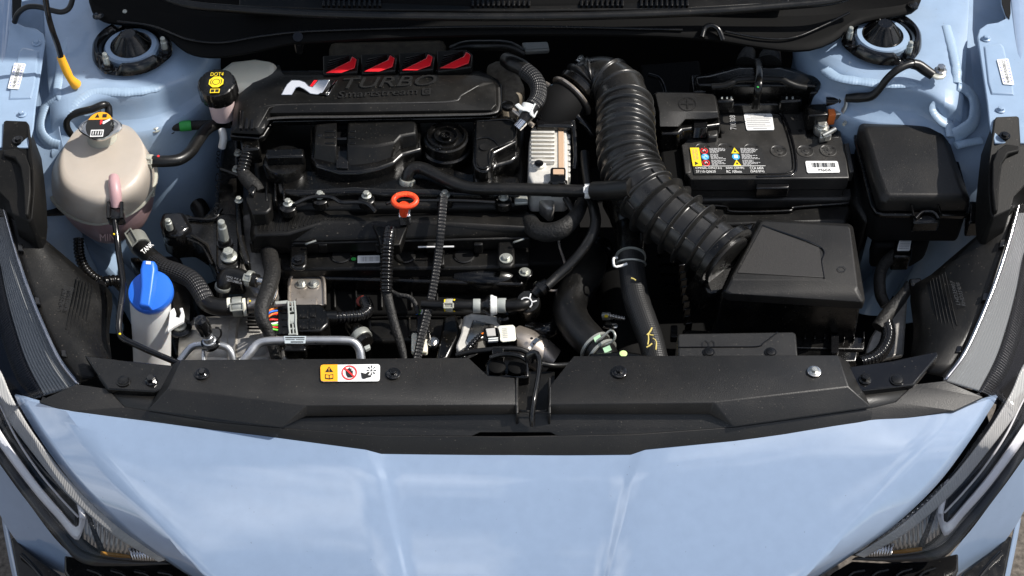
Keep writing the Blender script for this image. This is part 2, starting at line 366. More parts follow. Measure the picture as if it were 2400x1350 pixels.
# flat print -------------------------------------------------------
_txt = {}
def glyphs(s):
    if s in _txt: return _txt[s]
    cu = bpy.data.curves.new('lettering', 'FONT'); cu.body = s; cu.size = 1; cu.resolution_u = 3
    ob = bpy.data.objects.new('lettering', cu); COL.objects.link(ob)
    dg = bpy.context.evaluated_depsgraph_get(); me = ob.evaluated_get(dg).to_mesh()
    v = [(a.co.x, a.co.y) for a in me.vertices]; f = [tuple(p.vertices) for p in me.polygons]
    ob.evaluated_get(dg).to_mesh_clear(); bpy.data.objects.remove(ob); bpy.data.curves.remove(cu)
    x0, x1 = min(a[0] for a in v), max(a[0] for a in v); y0, y1 = min(a[1] for a in v), max(a[1] for a in v)
    _txt[s] = ([((a - x0) / (x1 - x0), (b - y0) / (y1 - y0)) for a, b in v], f); return _txt[s]
class Dec:
    """a flat (u, v) frame on a surface: corners top-left, top-right, bottom-right, bottom-left as (px, py, z)"""
    def __init__(s, tl, tr, br, bl):
        s.c = [W(tl), W(tr), W(br), W(bl)]; s.n = (s.c[1] - s.c[0]).cross(s.c[3] - s.c[0]).normalized()
        if s.n.dot(CAM - s.c[0]) < 0: s.n = -s.n
    def at(s, u, v, lift=0):
        a = s.c[0].lerp(s.c[1], u); b = s.c[3].lerp(s.c[2], u); return a.lerp(b, v) + s.n * lift
    def poly(s, name, pts, m, parent, lift=.0006, thick=0, bevel=0):
        top = [s.at(u, v, lift) for u, v in pts]
        if not thick: return mesh(name, top, [tuple(range(len(top)))], m, parent, smooth=False)
        return loft(name, [[p - s.n * thick for p in top], top], m, parent, bevel=bevel)
    def rect(s, name, u0, v0, u1, v1, m, parent, lift=.0006, **k): return s.poly(name, [(u0, v0), (u1, v0), (u1, v1), (u0, v1)], m, parent, lift, **k)
    def rrect(s, name, m, parent, lift=.0006, r=.08, asp=1., thick=.0008, u0=0, v0=0, u1=1, v1=1):
        pts = [(u0 + (x) * (u1 - u0), v0 + y * (v1 - v0)) for x, y in [(x, y) for x, y in _rr(r / asp, r)]]
        return s.poly(name, pts, m, parent, lift, thick)
    def disc(s, name, u, v, ru, rv, m, parent, lift=.0009, n=24, a0=0, a1=360):
        return s.poly(name, [(u + ru * math.cos(rad(a0 + (a1 - a0) * i / n)), v + rv * math.sin(rad(a0 + (a1 - a0) * i / n))) for i in range(n if a1 - a0 == 360 else n + 1)], m, parent, lift)
    def annulus(s, name, u, v, ru, rv, w, m, parent, lift=.0009, n=28):
        vs_, fs = [], []
        for i in range(n):
            a = 2 * math.pi * i / n
            for k in (1, 1 - w): vs_.append(s.at(u + ru * k * math.cos(a), v + rv * k * math.sin(a), lift))
            j = (i + 1) % n; fs.append((2 * i, 2 * j, 2 * j + 1, 2 * i + 1))
        return mesh(name, vs_, fs, m, parent, smooth=False)
    def text(s, t, u0, v0, u1, v1, m, parent, lift=.001, name='lettering', turn=0, slant=0, thick=0, bold=0):
        g, f = glyphs(t); top = []
        for a, b in g:
            a += slant * (b - .5)
            if turn == 0: u, v = a, 1 - b
            elif turn == 1: u, v = 1 - b, 1 - a     # reads bottom to top
            else: u, v = b, a
            top.append(s.at(u0 + (u1 - u0) * u, v0 + (v1 - v0) * v, lift))
        if not thick: return mesh(name, top, f, m, parent, smooth=False)
        n = len(top); bm = bmesh.new(); c = sum(top, Vector()) / n
        bv = [bm.verts.new(p - s.n * thick) for p in top]
        for q in f:
            try: bm.faces.new([bv[i] for i in q])
            except ValueError: pass
        r = bmesh.ops.extrude_face_region(bm, geom=bm.faces[:]); bmesh.ops.translate(bm, verts=[e for e in r['geom'] if isinstance(e, bmesh.types.BMVert)], vec=s.n * thick)
        bm.verts.index_update(); vv = [v.co.copy() for v in bm.verts]; ff = [tuple(v.index for v in q.verts) for q in bm.faces]; bm.free()
        return mesh(name, vv, ff, m, parent, smooth=False)
    def lines(s, name, rows, m, parent, lift=.0009):
        """rows of tiny print: (u0, v, u1, height) drawn as dashes of word length"""
        vs_, fs = [], []
        for u0, v, u1, h in rows:
            u = u0
            while u < u1 - .004:
                w = min(random.uniform(.02, .07) * .8, u1 - u); k = len(vs_)
                vs_ += [s.at(u, v, lift), s.at(u + w, v, lift), s.at(u + w, v + h, lift), s.at(u, v + h, lift)]; fs.append((k, k + 1, k + 2, k + 3)); u += w + .008
        return mesh(name, vs_, fs, m, parent, smooth=False)
    def bars(s, name, u0, v0, u1, v1, m, parent, lift=.0009, n=24):
        vs_, fs = [], []; u = u0; rnd = random.Random(n)
        while u < u1:
            w = rnd.choice((.35, .35, .7, 1.0)) * (u1 - u0) / n; k = len(vs_)
            vs_ += [s.at(u, v0, lift), s.at(min(u + w, u1), v0, lift), s.at(min(u + w, u1), v1, lift), s.at(u, v1, lift)]; fs.append((k, k + 1, k + 2, k + 3)); u += w + rnd.choice((.4, .6, .9)) * (u1 - u0) / n
        return mesh(name, vs_, fs, m, parent, smooth=False)
def _rr(ru, rv, n=4):
    out = []
    for cx, cy, a0 in ((1 - ru, rv, -90), (1 - ru, 1 - rv, 0), (ru, 1 - rv, 90), (ru, rv, 180)):
        for i in range(n + 1):
            a = rad(a0 + 90 * i / n); out.append((cx + ru * math.cos(a), cy + rv * math.sin(a)))
    return out
def grid(name, rows, m, parent=None, sub=2, solid=.0015, dense=0, **k):
    rows = [[W(p) for p in r] for r in rows]
    if dense:
        rows = [catmull(r, dense) for r in rows]; rows = list(zip(*[catmull(list(c), dense) for c in zip(*rows)])); sub = 0
    n = len(rows[0]); vs_ = [p for r in rows for p in r]
    fs = [(i * n + j, i * n + j + 1, (i + 1) * n + j + 1, (i + 1) * n + j) for i in range(len(rows) - 1) for j in range(n - 1)]
    return mesh(name, vs_, fs, m, parent, sub=sub, solid=solid, **k)
def polyline(pts, n):
    w = [Vector((p[0], p[1], p[2] if len(p) > 2 else 0)) for p in pts]; c = catmull(w, 10); r, _, _ = resample(c, [0] * len(c), 1, n)
    return r
def interp(tab, x):
    if x <= tab[0][0]: return tab[0][1]
    for (a, b), (c, d) in zip(tab, tab[1:]):
        if x <= c: return b + (d - b) * (x - a) / (c - a)
    return tab[-1][1]
# ================================================================== ground and car body
g = mesh('ground', [Vector((-150, -150, -.84)), Vector((150, -150, -.84)), Vector((150, 150, -.84)), Vector((-150, 150, -.84))], [(0, 1, 2, 3)], 'asphalt')
tag(g, kind='structure')
body = thing('car_body', 'light blue car body around the open engine bay', 'car', (1200, 1000, -.84))
# ---- nose panel below the lock cover (left half traced, right half mirrored)
NX = 1186 * 2
def nose(pts, mirror): return [(NX - p[0], p[1] + (-6 if mirror else 0), p[2]) for p in pts] if mirror else pts
ZL = [(250, .062), (440, .035), (900, -.035), (1035, -.060), (1140, -.088), (1238, -.120), (1318, -.150), (1420, -.195)]
zl = lambda y: interp(ZL, y)
cols = [
    [(35, 930), (100, 1035), (180, 1140), (285, 1238), (402, 1318), (490, 1375)],
    [(157, 966, -.032), (222, 1048, -.054), (300, 1146, -.087), (385, 1245, -.127), (447, 1317, -.168), (520, 1380, -.212)],
    [(357, 993, -.037), (385, 1080, -.052), (418, 1180, -.081), (462, 1285, -.124), (520, 1365, -.166), (590, 1420, -.205)],
    [(600, 1022, -.041), (615, 1095, -.053), (635, 1190, -.081), (660, 1285, -.122), (690, 1370, -.165), (720, 1430, -.205)],
    [(856, 1054, -.0455), (882, 1120, -.054), (905, 1210, -.082), (930, 1300, -.122), (948, 1375, -.165), (960, 1435, -.205)],
    [(894, 1066, -.0482), (915, 1130, -.0575), (932, 1215, -.085), (948, 1300, -.1245), (962, 1375, -.167), (975, 1435, -.207)],
    [(1040, 1068, -.049), (1050, 1135, -.058), (1060, 1220, -.085), (1068, 1303, -.1245), (1074, 1378, -.167), (1080, 1437, -.207)]]
cols[0] = [(x, y, zl(y) - .003) for x, y in cols[0]]
def slope_z(prev, x, y, deg):
    # height at pixel (x, y) that gives this slope down from the point before it
    lo, hi = prev.z - .2, prev.z + .02
    for _ in range(40):
        m_ = (lo + hi) / 2; p = P(x, y, m_); run = max(1e-6, prev.y - p.y)
        if (prev.z - m_) > math.tan(rad(deg)) * run: lo = m_
        else: hi = m_
    return (lo + hi) / 2
for c in cols[1:]:
    for i, deg in zip(range(1, 6), (25, 27, 29, 32, 36)):
        z = slope_z(P(*c[i - 1]), c[i][0], c[i][1], deg); c[i] = (c[i][0], c[i][1], z)
dz_step = [0, .001, .002, .002, .002, .002]
for k in (5, 6): cols[k] = [(x, y, z - .0020) for x, y, z in cols[k]]
for c in cols[1:]: c[0] = (c[0][0], c[0][1], c[0][2] - .0015)
full = cols + [[(NX / 2, p[1] + 1, p[2]) for p in cols[-1]]] + [[(NX - p[0], p[1] - 3 + (5 if k_ < 2 and j_ == 0 else 0), p[2] - (.005 if k_ < 2 and j_ == 0 else 0)) for j_, p in enumerate(c)] for k_, c in list(enumerate(cols))[::-1]]
def crease_cols(full):
    out = []
    for c in full:
        w = [W(p) for p in c]
        lip0 = w[0] + Vector((0, .010, -.022)); lip1 = w[0] + Vector((0, .004, -.002))
        q = catmull(w, 6); out.append([lip0, lip1] + q)
    return out
cc = crease_cols(full)
hard = {1, 4, 5, len(cc) - 2, len(cc) - 5, len(cc) - 6}
dense = []
for i in range(len(cc) - 1):                      # columns between creases are rounded off a little, creases stay tight
    a, b = cc[i], cc[i + 1]; n = 4 if i not in (4, len(cc) - 6) else 3
    p0 = cc[i - 1] if i > 0 and i not in hard else None; p3 = cc[i + 2] if i + 2 < len(cc) and (i + 1) not in hard else None
    for t in range(n):
        t /= n; row = []
        for k in range(len(a)):
            A, B = a[k], b[k]; C = p0[k] if p0 else A * 2 - B; D = p3[k] if p3 else B * 2 - A
            row.append(.5 * ((2 * A) + (B - C) * t + (2 * C - 5 * A + 4 * B - D) * t * t + (3 * A - C - 3 * B + D) * t ** 3))
        dense.append(row)
dense.append(cc[-1])
n = len(dense[0])
np_ = mesh('nose_panel', [p for r in dense for p in r], [(i * n + j, i * n + j + 1, (i + 1) * n + j + 1, (i + 1) * n + j) for i in range(len(dense) - 1) for j in range(n - 1)], 'paint', body, ang=22)
q = np_.modifiers.new('solidify', 'SOLIDIFY'); q.thickness = .002; q.offset = -1
np_['label'] = 'light blue painted nose panel with creases below the lock cover'
# ---- sides, one function for left (mirror False) and right
def side(mirror):
    if mirror:
        T = lambda x, y, z: (2375 - x, y - 22, z)
        H = lambda x, y, z: (2397 - x, y - 10, z)
    else:
        T = H = lambda x, y, z: (x, y, z)
    V = lambda f, x, y, z: P(*f(x, y, z))
    down = lambda p, z, dx=0, dy=0: Vector((p.x + (-dx if mirror else dx), p.y + dy, z))
    # strut tower: flat top, rounded shoulder, front and inner walls
    edge = [(118, 285, .040), (133, 262, .055), (160, 258, .060), (190, 232, .064), (240, 212, .066), (310, 212, .066), (370, 202, .064), (415, 178, .062), (440, 165, .058), (470, 146, .054), (495, 116, .052), (505, 70, .052)]
    top = [V(T, *p) for p in edge]
    back = [V(T, x, y, .085) for x, y in ((98, -60), (120, -60), (150, -60), (180, -60), (230, -60), (300, -60), (360, -60), (410, -60), (440, -60), (470, -60), (495, -60), (510, -60))]
    mid = [a.lerp(b, .5) for a, b in zip(top, back)]
    for v in mid: v.z = .072
    sh = [p + Vector(((.004 if not mirror else -.004) if i > 6 else 0, -.006, -.008)) for i, p in enumerate(top)]
    sh2 = [p + Vector(((.006 if not mirror else -.006) if i > 6 else 0, -.008, -.02)) for i, p in enumerate(top)]
    l1 = [Vector((p.x, p.y - .006, min(p.z - .005, .020))) for p in sh2]; l2 = [Vector((p.x, p.y - .026, min(p.z - .010, .012))) for p in sh2]; l3 = [Vector((p.x, p.y - .031, min(p.z - .018, .0))) for p in sh2]
    low = [down(p, -.22, .01 if i > 6 else 0, -.015) for i, p in enumerate(sh2)]
    bot = [down(p, -.42, .02 if i > 6 else 0, -.03) for i, p in enumerate(sh2)]
    rows = [back, mid, top, sh, sh2, l1, l2, l3, [p + Vector((0, -.025, 0)) for p in low], [p + Vector((0, -.025, 0)) for p in bot]]
    n = len(top); vs_ = [p for r in rows for p in r]
    fs = [(i * n + j, i * n + j + 1, (i + 1) * n + j + 1, (i + 1) * n + j) for i in range(len(rows) - 1) for j in range(n - 1)]
    it = mesh('strut_tower', vs_, fs, 'paint_bay', body, sub=2, solid=.0015)
    # valley between the fender rail and the tower, running down to the wheel-arch wall
    rows = [[(20, -60, .05), (100, -60, .045), (128, -60, .075)],
            [(15, 60, .045), (112, 60, .042), (150, 60, .074)],
            [(15, 130, .04), (115, 130, .038), (142, 150, .068)],
            [(10, 200, .035), (108, 200, .032), (135, 215, .06)],
            [(0, 260, .03), (100, 270, .026), (135, 275, .045)],
            [(-10, 310, .02), (105, 335, .016), (150, 345, .018)],
            [(-20, 380, .0), (105, 385, -.004), (165, 390, -.01)],
            [(-10, 450, -.03), (100, 460, -.035), (180, 480, -.07)],
            [(10, 520, -.075), (120, 545, -.09), (200, 575, -.14)],
            [(40, 620, -.13), (180, 650, -.18), (260, 690, -.24)],
            [(90, 760, -.2), (230, 780, -.3), (320, 800, -.34)]]
    grid('wheel_arch_panel', [[T(*p) for p in r] for r in rows], 'paint_bay', body, sub=2)
    # front frame rail low in the bay
    rows = [[(60, 470, -.05), (140, 500, -.10), (215, 540, -.17)], [(120, 540, -.11), (200, 575, -.15), (290, 610, -.23)], [(200, 610, -.19), (270, 640, -.22), (360, 690, -.30)], [(280, 700, -.28), (350, 740, -.31), (440, 780, -.36)], [(330, 820, -.36), (400, 850, -.38), (480, 880, -.4)]]
    grid('frame_rail', [[T(*p) for p in r] for r in rows], 'paint_bay', body, sub=2)
    # fender rail: bolted flange with raised panel
    fl = [(33, -60), (52, -60), (50, 20), (38, 52), (58, 62), (84, 66), (101, 78), (106, 95), (101, 130), (92, 190), (83, 250), (78, 300), (66, 345), (-90, 345), (-90, -60)]
    if mirror: fl = fl[::-1]
    f2 = prism('fender_rail', [H(x, y, 0)[:2] for x, y in fl], .088, .004, 'paint_bay', body, bevel=.0015)
    rp_ = [(45, 120), (52, 112), (92, 118), (82, 205), (74, 232), (20, 234), (24, 205)]
    loft('rail_pressing', [[V(H, x, y, .0882) for x, y in rp_], [V(H, 50 + (x - 50) * .9, 170 + (y - 170) * .93, .0905) for x, y in rp_]], 'paint_bay', f2, cap0=False, bevel=.001)
    for x, y in ((86, 101), (52, 268)):
        bx, by, _ = H(x, y, 0); bolt(bx, by, .089, 11, f2, 'paint_bay', h=.8)
    d = Dec(H(34 if not mirror else 61, 148 + (2 if mirror else 0), .0915), H(61 if not mirror else 34, 150 - (2 if mirror else 0), .0915), H(44 if not mirror else 20, 210, .0915), H(18 if not mirror else 46, 208, .0915))
    st = d.rrect('sticker', 'white', f2, .0008, .04, .4)
    d.text('NLHBU51FLN200127', .36, .06, .64, .95, 'ink', st, .0012, turn=1)
    rows = [(random.uniform(.06, .12) if i % 2 else random.uniform(.74, .8), .05 + i * .055, 0, 0) for i in range(16)]
    vv, ff = [], []
    for u, v, _, _ in rows:
        k = len(vv); vv += [d.at(u, v, .001), d.at(u + .14, v, .001), d.at(u + .14, v + .03, .001), d.at(u, v + .03, .001)]; ff.append((k, k + 1, k + 2, k + 3))
    mesh('print_marks', vv, ff, 'inkblue', st, smooth=False)
    # outer fender skin, falling away to the wing
    rows = [[(-20, -80, .10), (-20, 60, .098), (-30, 180, .094), (-40, 300, .085), (-60, 420, .07)], [(28, -80, .094), (16, 60, .092), (4, 180, .09), (-10, 300, .083), (-30, 420, .068)], [(38, -80, .088), (26, 60, .086), (12, 180, .085), (-2, 300, .078), (-24, 420, .062)]]
    rows = [[Vector((V(H, *p).x + (.03 if mirror else -.03) * 1, V(H, *p).y, V(H, *p).z - .02)) for p in rows[0]]] + rows[1:]
    grid('fender', [[W(H(*p)) if not isinstance(p, Vector) else p for p in r] for r in rows], 'paint', body, sub=2)
    # mastic beads over the welds
    if not mirror:
        beads = [([(163, 78, .074), (152, 112, .072), (142, 155, .070), (136, 205, .064), (134, 226, .058)], 9),
                 ([(136, 222, .060), (112, 242, .048), (99, 268, .040), (95, 305, .032), (112, 332, .022), (140, 342, .018)], 11),
                 ([(138, 218, .062), (148, 240, .058), (160, 264, .050)], 8),
                 ([(160, 262, .056), (186, 234, .062), (225, 215, .064), (300, 215, .064), (362, 205, .062), (402, 183, .060), (430, 176, .056)], 11),
                 ([(428, 180, .055), (441, 240, -.0), (452, 310, -.06), (462, 400, -.14)], 6)]
    else:
        beads = [([(2217, 62, .076), (2229, 104, .073), (2240, 150, .070), (2243, 196, .062)], 9),
                 ([(2242, 200, .060), (2267, 213, .052), (2284, 240, .044), (2281, 284, .034), (2256, 308, .026), (2234, 318, .022)], 13),
                 ([(2240, 204, .058), (2234, 231, .052), (2219, 252, .05)], 8),
                 ([(1938, 166, .056), (1960, 181, .062), (2000, 189, .064), (2078, 197, .064), (2150, 197, .062), (2184, 213, .058), (2199, 237, .052), (2190, 258, .044), (2205, 281, .036), (2226, 296, .03), (2230, 322, .022)], 12),
                 ([(2240, 341, .016), (2268, 334, .016), (2300, 329, .016)], 9), ([(1936, 158, .056), (1942, 170, .05)], 13)]
    for i, (b, r) in enumerate(beads):
        o = tube('mastic_bead', [(x_, y_, z_ - .0035) for x_, y_, z_ in b], r * 1.35, 'sealer', body, corr=(.0045, .0003, .7), flat=.45, wob=.15)
    # door-hinge slot and wiring at the hinge
    sl_ = [(30, -60), (54, -60), (49, 18), (40, 46), (31, 55), (28, 40)]
    prism('hinge_slot', [H(x, y, 0)[:2] for x, y in (sl_[::-1] if mirror else sl_)], .0895, .0012, 'deep', body, bevel=.0004)
    # black lamp bracket bolted to the rail
    lb = thing('headlight_bracket', ('black plastic headlight bracket bolted below the left fender rail' if not mirror else 'black plastic headlight bracket bolted below the right fender rail'), 'bracket', H(42, 400, .02), 'headlight brackets')
    a = [(8, 284), (14, 281), (62, 283), (67, 290), (72, 330), (78, 395), (80, 450), (75, 512), (68, 520), (28, 500), (20, 470), (-10, 440), (-60, 420), (-60, 348), (4, 350)]
    a = [H(x, y, 0)[:2] for x, y in a]; z = [.093] * 5 + [.086, .075, .058, .055, .058, .062, .07, .078, .088, .091]
    if mirror: a = a[::-1]; z = z[::-1]
    pts = [(x, y, zz) for (x, y), zz in zip(a, z)]
    loft('plate', [ring(pts), ring(pts, dz=-.07, grow=.002)], 'bracket', lb, bevel=.004, seg=3)
    rb = [(8, 352), (40, 348), (60, 362), (70, 390), (72, 450), (66, 505), (58, 505), (55, 440), (48, 392), (34, 370), (8, 364)]
    rb = [H(x, y, interp([(340, .094), (400, .090), (520, .062)], y)) for x, y in rb]
    loft('rib', [ring(rb, dz=-.008), ring(rb, dz=.001)], 'bracket', lb, bevel=.002)
    bx, by, _ = H(42, 328, 0); bolt(bx, by, .0925, 13, lb, 'gloss', 'flat')
    # inner apron beside the lamp
    ap = thing('headlight_apron', 'black ribbed plastic apron between coolant tank and left headlight' if not mirror else 'black ribbed plastic apron between fuse box and right headlight', 'panel', H(150, 700, -.1), 'aprons beside the headlights')
    rows = [[(18, 480, .03), (55, 515, .02), (85, 545, .0)], [(26, 560, .012), (95, 590, .0), (150, 600, -.02)], [(50, 640, -.002), (130, 660, -.015), (215, 655, -.04)], [(76, 710, -.012), (160, 735, -.025), (262, 690, -.055)], [(114, 800, -.025), (195, 815, -.03), (255, 780, -.06)], [(174, 895, -.04), (235, 880, -.04), (262, 850, -.06)]]
    grid('sheet', [[H(*p) for p in r] for r in rows], 'matte', ap, dense=3, solid=.002)
    for i in range(6):
        x0 = 152 + i * 10; p = [H(x0 + 22, 690 + i * 0, -.022 - i * .005), H(x0, 770, -.026 - i * .004), H(x0 - 6, 830, -.03 - i * .003)] if i < 99 else None
        p = [H(218 - 7 * i, 672 - 4 * i, -.041 + .003 * i), H(203 - 6.7 * i, 750 - 7 * i, -.0375 + .0024 * i), H(188 - 6.5 * i, 830 - 11 * i, -.034 + .0018 * i)]
        tube('rib', [W(q) + Vector((0, 0, .0025)) for q in p], 1.7, 'matte', ap, seg=6)
    d = Dec(H(150 if not mirror else 176, 668, -.016), H(176 if not mirror else 150, 676, -.022), H(160 if not mirror else 134, 735, -.022), H(134 if not mirror else 160, 730, -.018))
    d.text('LHD35907' if not mirror else 'LHD35907', .05, .05, .42, .95, 'embossed', ap, .004, turn=1); d.text('RHD35908', .55, .05, .92, .95, 'embossed', ap, .004, turn=1)
    # dark shelf under the lamp
    rows = [[(20, 470, -.02), (150, 640, -.10)], [(60, 650, -.06), (215, 690, -.10)], [(110, 760, -.08), (262, 720, -.12)], [(190, 905, -.10), (262, 870, -.14)]]
    for x, y, zz in ((48, 582, .010), (88, 707, -.009), (150, 830, -.030)):
        p = [H(x - 7, y - 9, zz), H(x + 6, y - 7, zz), H(x + 8, y + 9, zz), H(x - 5, y + 8, zz)]
        if mirror: p = p[::-1]
        loft('clip_socket', [ring(p, dz=-.004), ring(p, dz=.003)], 'gloss', ap, bevel=.001)
for s in (False, True): side(s)
# dark shell of the bay: floor, firewall, cross members
def wbox(name, x0, x1, y0, y1, z0, z1, m, parent, bevel=.004):
    vs_ = [Vector((x, y, z)) for z in (z0, z1) for x, y in ((x0, y0), (x1, y0), (x1, y1), (x0, y1))]
    return mesh(name, vs_, [(0, 3, 2, 1), (4, 5, 6, 7), (0, 1, 5, 4), (1, 2, 6, 5), (2, 3, 7, 6), (3, 0, 4, 7)], m, parent, bevel=bevel)
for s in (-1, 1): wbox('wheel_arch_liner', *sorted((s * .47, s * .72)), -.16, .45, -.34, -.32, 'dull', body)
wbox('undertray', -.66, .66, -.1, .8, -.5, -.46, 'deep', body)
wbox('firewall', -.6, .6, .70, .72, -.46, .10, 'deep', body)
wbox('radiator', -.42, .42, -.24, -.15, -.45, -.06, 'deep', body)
# lower wings, vents and grille under the lamps
def low(mirror):
    H = (lambda x, y, z: (2397 - x, y - 4, z)) if mirror else (lambda x, y, z: (x, y, z))
    rows = [[(-70, 940, -.10), (-70, 1060, -.20), (-60, 1180, -.28), (-40, 1300, -.34), (-20, 1420, -.40)],
            [(-10, 1052, -.125), (45, 1130, -.16), (100, 1215, -.20), (160, 1290, -.235), (225, 1370, -.27)],
            [(-14, 1085, -.15), (25, 1160, -.185), (70, 1240, -.225), (125, 1310, -.26), (190, 1390, -.30)],
            [(-30, 1150, -.19), (0, 1215, -.225), (35, 1270, -.255), (85, 1325, -.29), (150, 1400, -.33)]]
    rows = rows[1:]
    if not mirror: pass
    grid('bumper_side', [[H(*p) for p in r] for r in rows], 'paint', body, sub=2, solid=.003)
    v = [(24, 1262), (34, 1258), (60, 1285), (140, 1345), (175, 1400), (50, 1400), (36, 1330)]
    v = [H(x, y, 0)[:2] for x, y in v]
    o = prism('vent', v[::-1] if mirror else v, -.255, .03, 'smooth', body, bevel=.004)
    tube('vent_blade', [H(50, 1300, -.250), H(80, 1330, -.255), H(120, 1380, -.26)], 6, 'gloss', body)
    # strip of bumper outside the vent
    s = [H(8, 1180, -.24), H(26, 1262, -.27), H(40, 1330, -.30), H(55, 1400, -.33)]; t = [H(-2, 1190, -.25), H(12, 1270, -.28), H(26, 1340, -.31), H(38, 1400, -.34)]
    grid('bumper_edge', [s, t], 'paint', body, sub=1, solid=.004)
    gr = [(150, 1300), (240, 1318), (330, 1322), (400, 1318), (445, 1345), (520, 1420), (200, 1420), (150, 1340)]
    gr = [H(x, y, 0)[:2] for x, y in gr]
    prism('grille', gr[::-1] if mirror else gr, -.225, .03, 'gloss', body, bevel=.003)
    for i in range(4):
        tube('grille_bar', [H(205 + i * 55, 1334 + i * 2, -.215), H(240 + i * 55, 1350, -.22), H(262 + i * 55, 1395, -.23)], 5, 'smooth', body, seg=8)
for s in (False, True): low(s)
# outer wings beside the lamps, down to the sills
for s in (-1, 1):
    ys = (-.12, 0, .1, .3, .5, .75); xs = (.80, .81, .81, .785, .775, .775); zs = (-.03, .01, .035, .065, .075, .085)
    rows = [[Vector((s * (x + dx), y, z + dz)) for y, x, z in zip(ys, xs, zs)] for dx, dz in ((-.01, .0), (.02, -.012), (.055, -.08), (.07, -.25), (.06, -.55))]
    grid('wing', rows, 'paint', body, sub=2, solid=.002)
# ================================================================== headlights
def headlight(mirror):
    H = (lambda x, y: (2397 - x, y - 10)) if mirror else (lambda x, y: (x, y))
    L = thing('headlight', 'left headlight with ribbed reflector and clear lens beside the blue nose' if not mirror else 'right headlight with ribbed reflector and clear lens beside the blue nose', 'headlight', H(120, 1050) + (-.12,), 'headlights')
    def pt(x, y, off): hx, hy = H(x, y); return P(hx, hy, zl(y) + off)
    def band(name, A, B, off, m, n=40, k=4, rib=0, parent=L, ribamp=.0012, solid=.002, offB=None, along=False):
        a, b = polyline(A, n), polyline(B, n); rows = []
        for i in range(n + 1):
            row = []
            for j in range(k + 1):
                t = j / k; x = a[i].x + (b[i].x - a[i].x) * t; y = a[i].y + (b[i].y - a[i].y) * t
                o = off + ((offB if offB is not None else off) - off) * t
                if rib: o += ribamp * ((i % 2) if not along else (j % 2))
                row.append(pt(x, y, o))
            rows.append(row)
        m_ = k + 1; vs_ = [p for r in rows for p in r]
        return mesh(name, vs_, [(i * m_ + j, i * m_ + j + 1, (i + 1) * m_ + j + 1, (i + 1) * m_ + j) for i in range(n) for j in range(k)], m, parent, solid=solid, ang=30 if not rib else 10)
    inner = [(-5, 430), (12, 500), (34, 580), (62, 665), (98, 755), (138, 840), (184, 903)]
    r1 = [(-40, 520), (-5, 600), (14, 690), (35, 770), (62, 850), (102, 928)]
    # dark tub
    band('housing', [(-5, 420), (40, 590), (100, 755), (186, 905), (60, 945), (150, 1100), (280, 1230), (400, 1312)], [(-120, 520), (-110, 700), (-90, 900), (-60, 1010), (-20, 1060), (60, 1170), (170, 1300), (300, 1330)], -.045, 'smoke', 60, 4)
    ir = band('reflector', inner, r1, -.012, 'irid', 90, 22, rib=1, along=True, ribamp=.0006, offB=-.020)
    ir['label'] = 'ribbed iridescent reflector'
    band('bezel', r1, [(-60, 560), (-25, 660), (-8, 740), (12, 820), (40, 890), (82, 938)], -.018, 'bezel', 150, 3, rib=1, ribamp=.0008, offB=-.022)
    band('trim_edge', [(-2, 425), (15, 497), (37, 577), (65, 662), (101, 752), (141, 837), (188, 901)], [(-8, 428), (9, 503), (31, 583), (58, 668), (94, 759), (134, 844), (180, 905)], .001, 'chromesoft', 40, 1, solid=.004)
    # dotted outer rim of the lens
    A = [(-40, 820), (0, 868), (30, 935), (90, 1032), (175, 1138), (280, 1236), (392, 1310)]
    B = [(-40, 890), (0, 945), (20, 985), (70, 1052), (155, 1155), (262, 1250), (372, 1316)]
    band('lens_rim', A, B, -.004, 'lensgrey', 170, 6, rib=1, ribamp=.0004, offB=-.008)
    # black projector field, chrome line and light strip
    C = [(-40, 985), (0, 1045), (35, 1095), (85, 1160), (140, 1220), (182, 1262)]
    band('black_field', [(-40, 900), (0, 955), (22, 990), (72, 1056), (130, 1118), (182, 1160)], C, -.022, 'smoke', 40, 4, offB=-.03)
    tube('chrome_line', [pt(x, y, -.016) for x, y in [(-30, 900), (0, 950), (40, 1030), (90, 1105), (140, 1165), (184, 1212)]], 2.6, 'drl', L, seg=8)
    ds = band('light_strip', [(-40, 950), (0, 1008), (40, 1068), (90, 1136), (140, 1195), (178, 1236), (190, 1214)], [(-40, 985), (0, 1046), (36, 1096), (84, 1158), (136, 1216), (182, 1266), (198, 1216)], -.006, 'drl', 40, 4, offB=-.010)
    ds['label'] = 'bright chrome light strip'
    band('strip_end', [(174, 1132), (178, 1170), (186, 1214), (182, 1262)], [(184, 1140), (192, 1175), (200, 1216), (190, 1256)], -.010, 'drl', 12, 2)
    # turn-lamp reflector, vertical flutes
    band('lamp_cup', [(188, 1142), (240, 1190), (300, 1238), (385, 1302)], [(196, 1262), (235, 1288), (300, 1300), (360, 1306)], -.020, mat('lamp_reflector', (.50, .50, .50), .2, .7), 34, 6, rib=1, ribamp=.0022, offB=-.030)
    band('cup_divider', [(186, 1160), (200, 1200), (215, 1245), (232, 1292)], [(193, 1156), (210, 1200), (226, 1245), (246, 1290)], -.012, 'bezel', 30, 2, rib=1, ribamp=.001)
    band('amber_insert', [(236, 1292), (270, 1296), (310, 1302)], [(236, 1300), (270, 1306), (310, 1308)], -.02, mat('amber', (.42, .20, .03), .3), 10, 1)
    band('lower_flutes', [(300, 1284), (340, 1284), (392, 1306)], [(310, 1312), (345, 1314), (385, 1314)], -.012, 'chromesoft', 26, 1, rib=1, ribamp=.003)
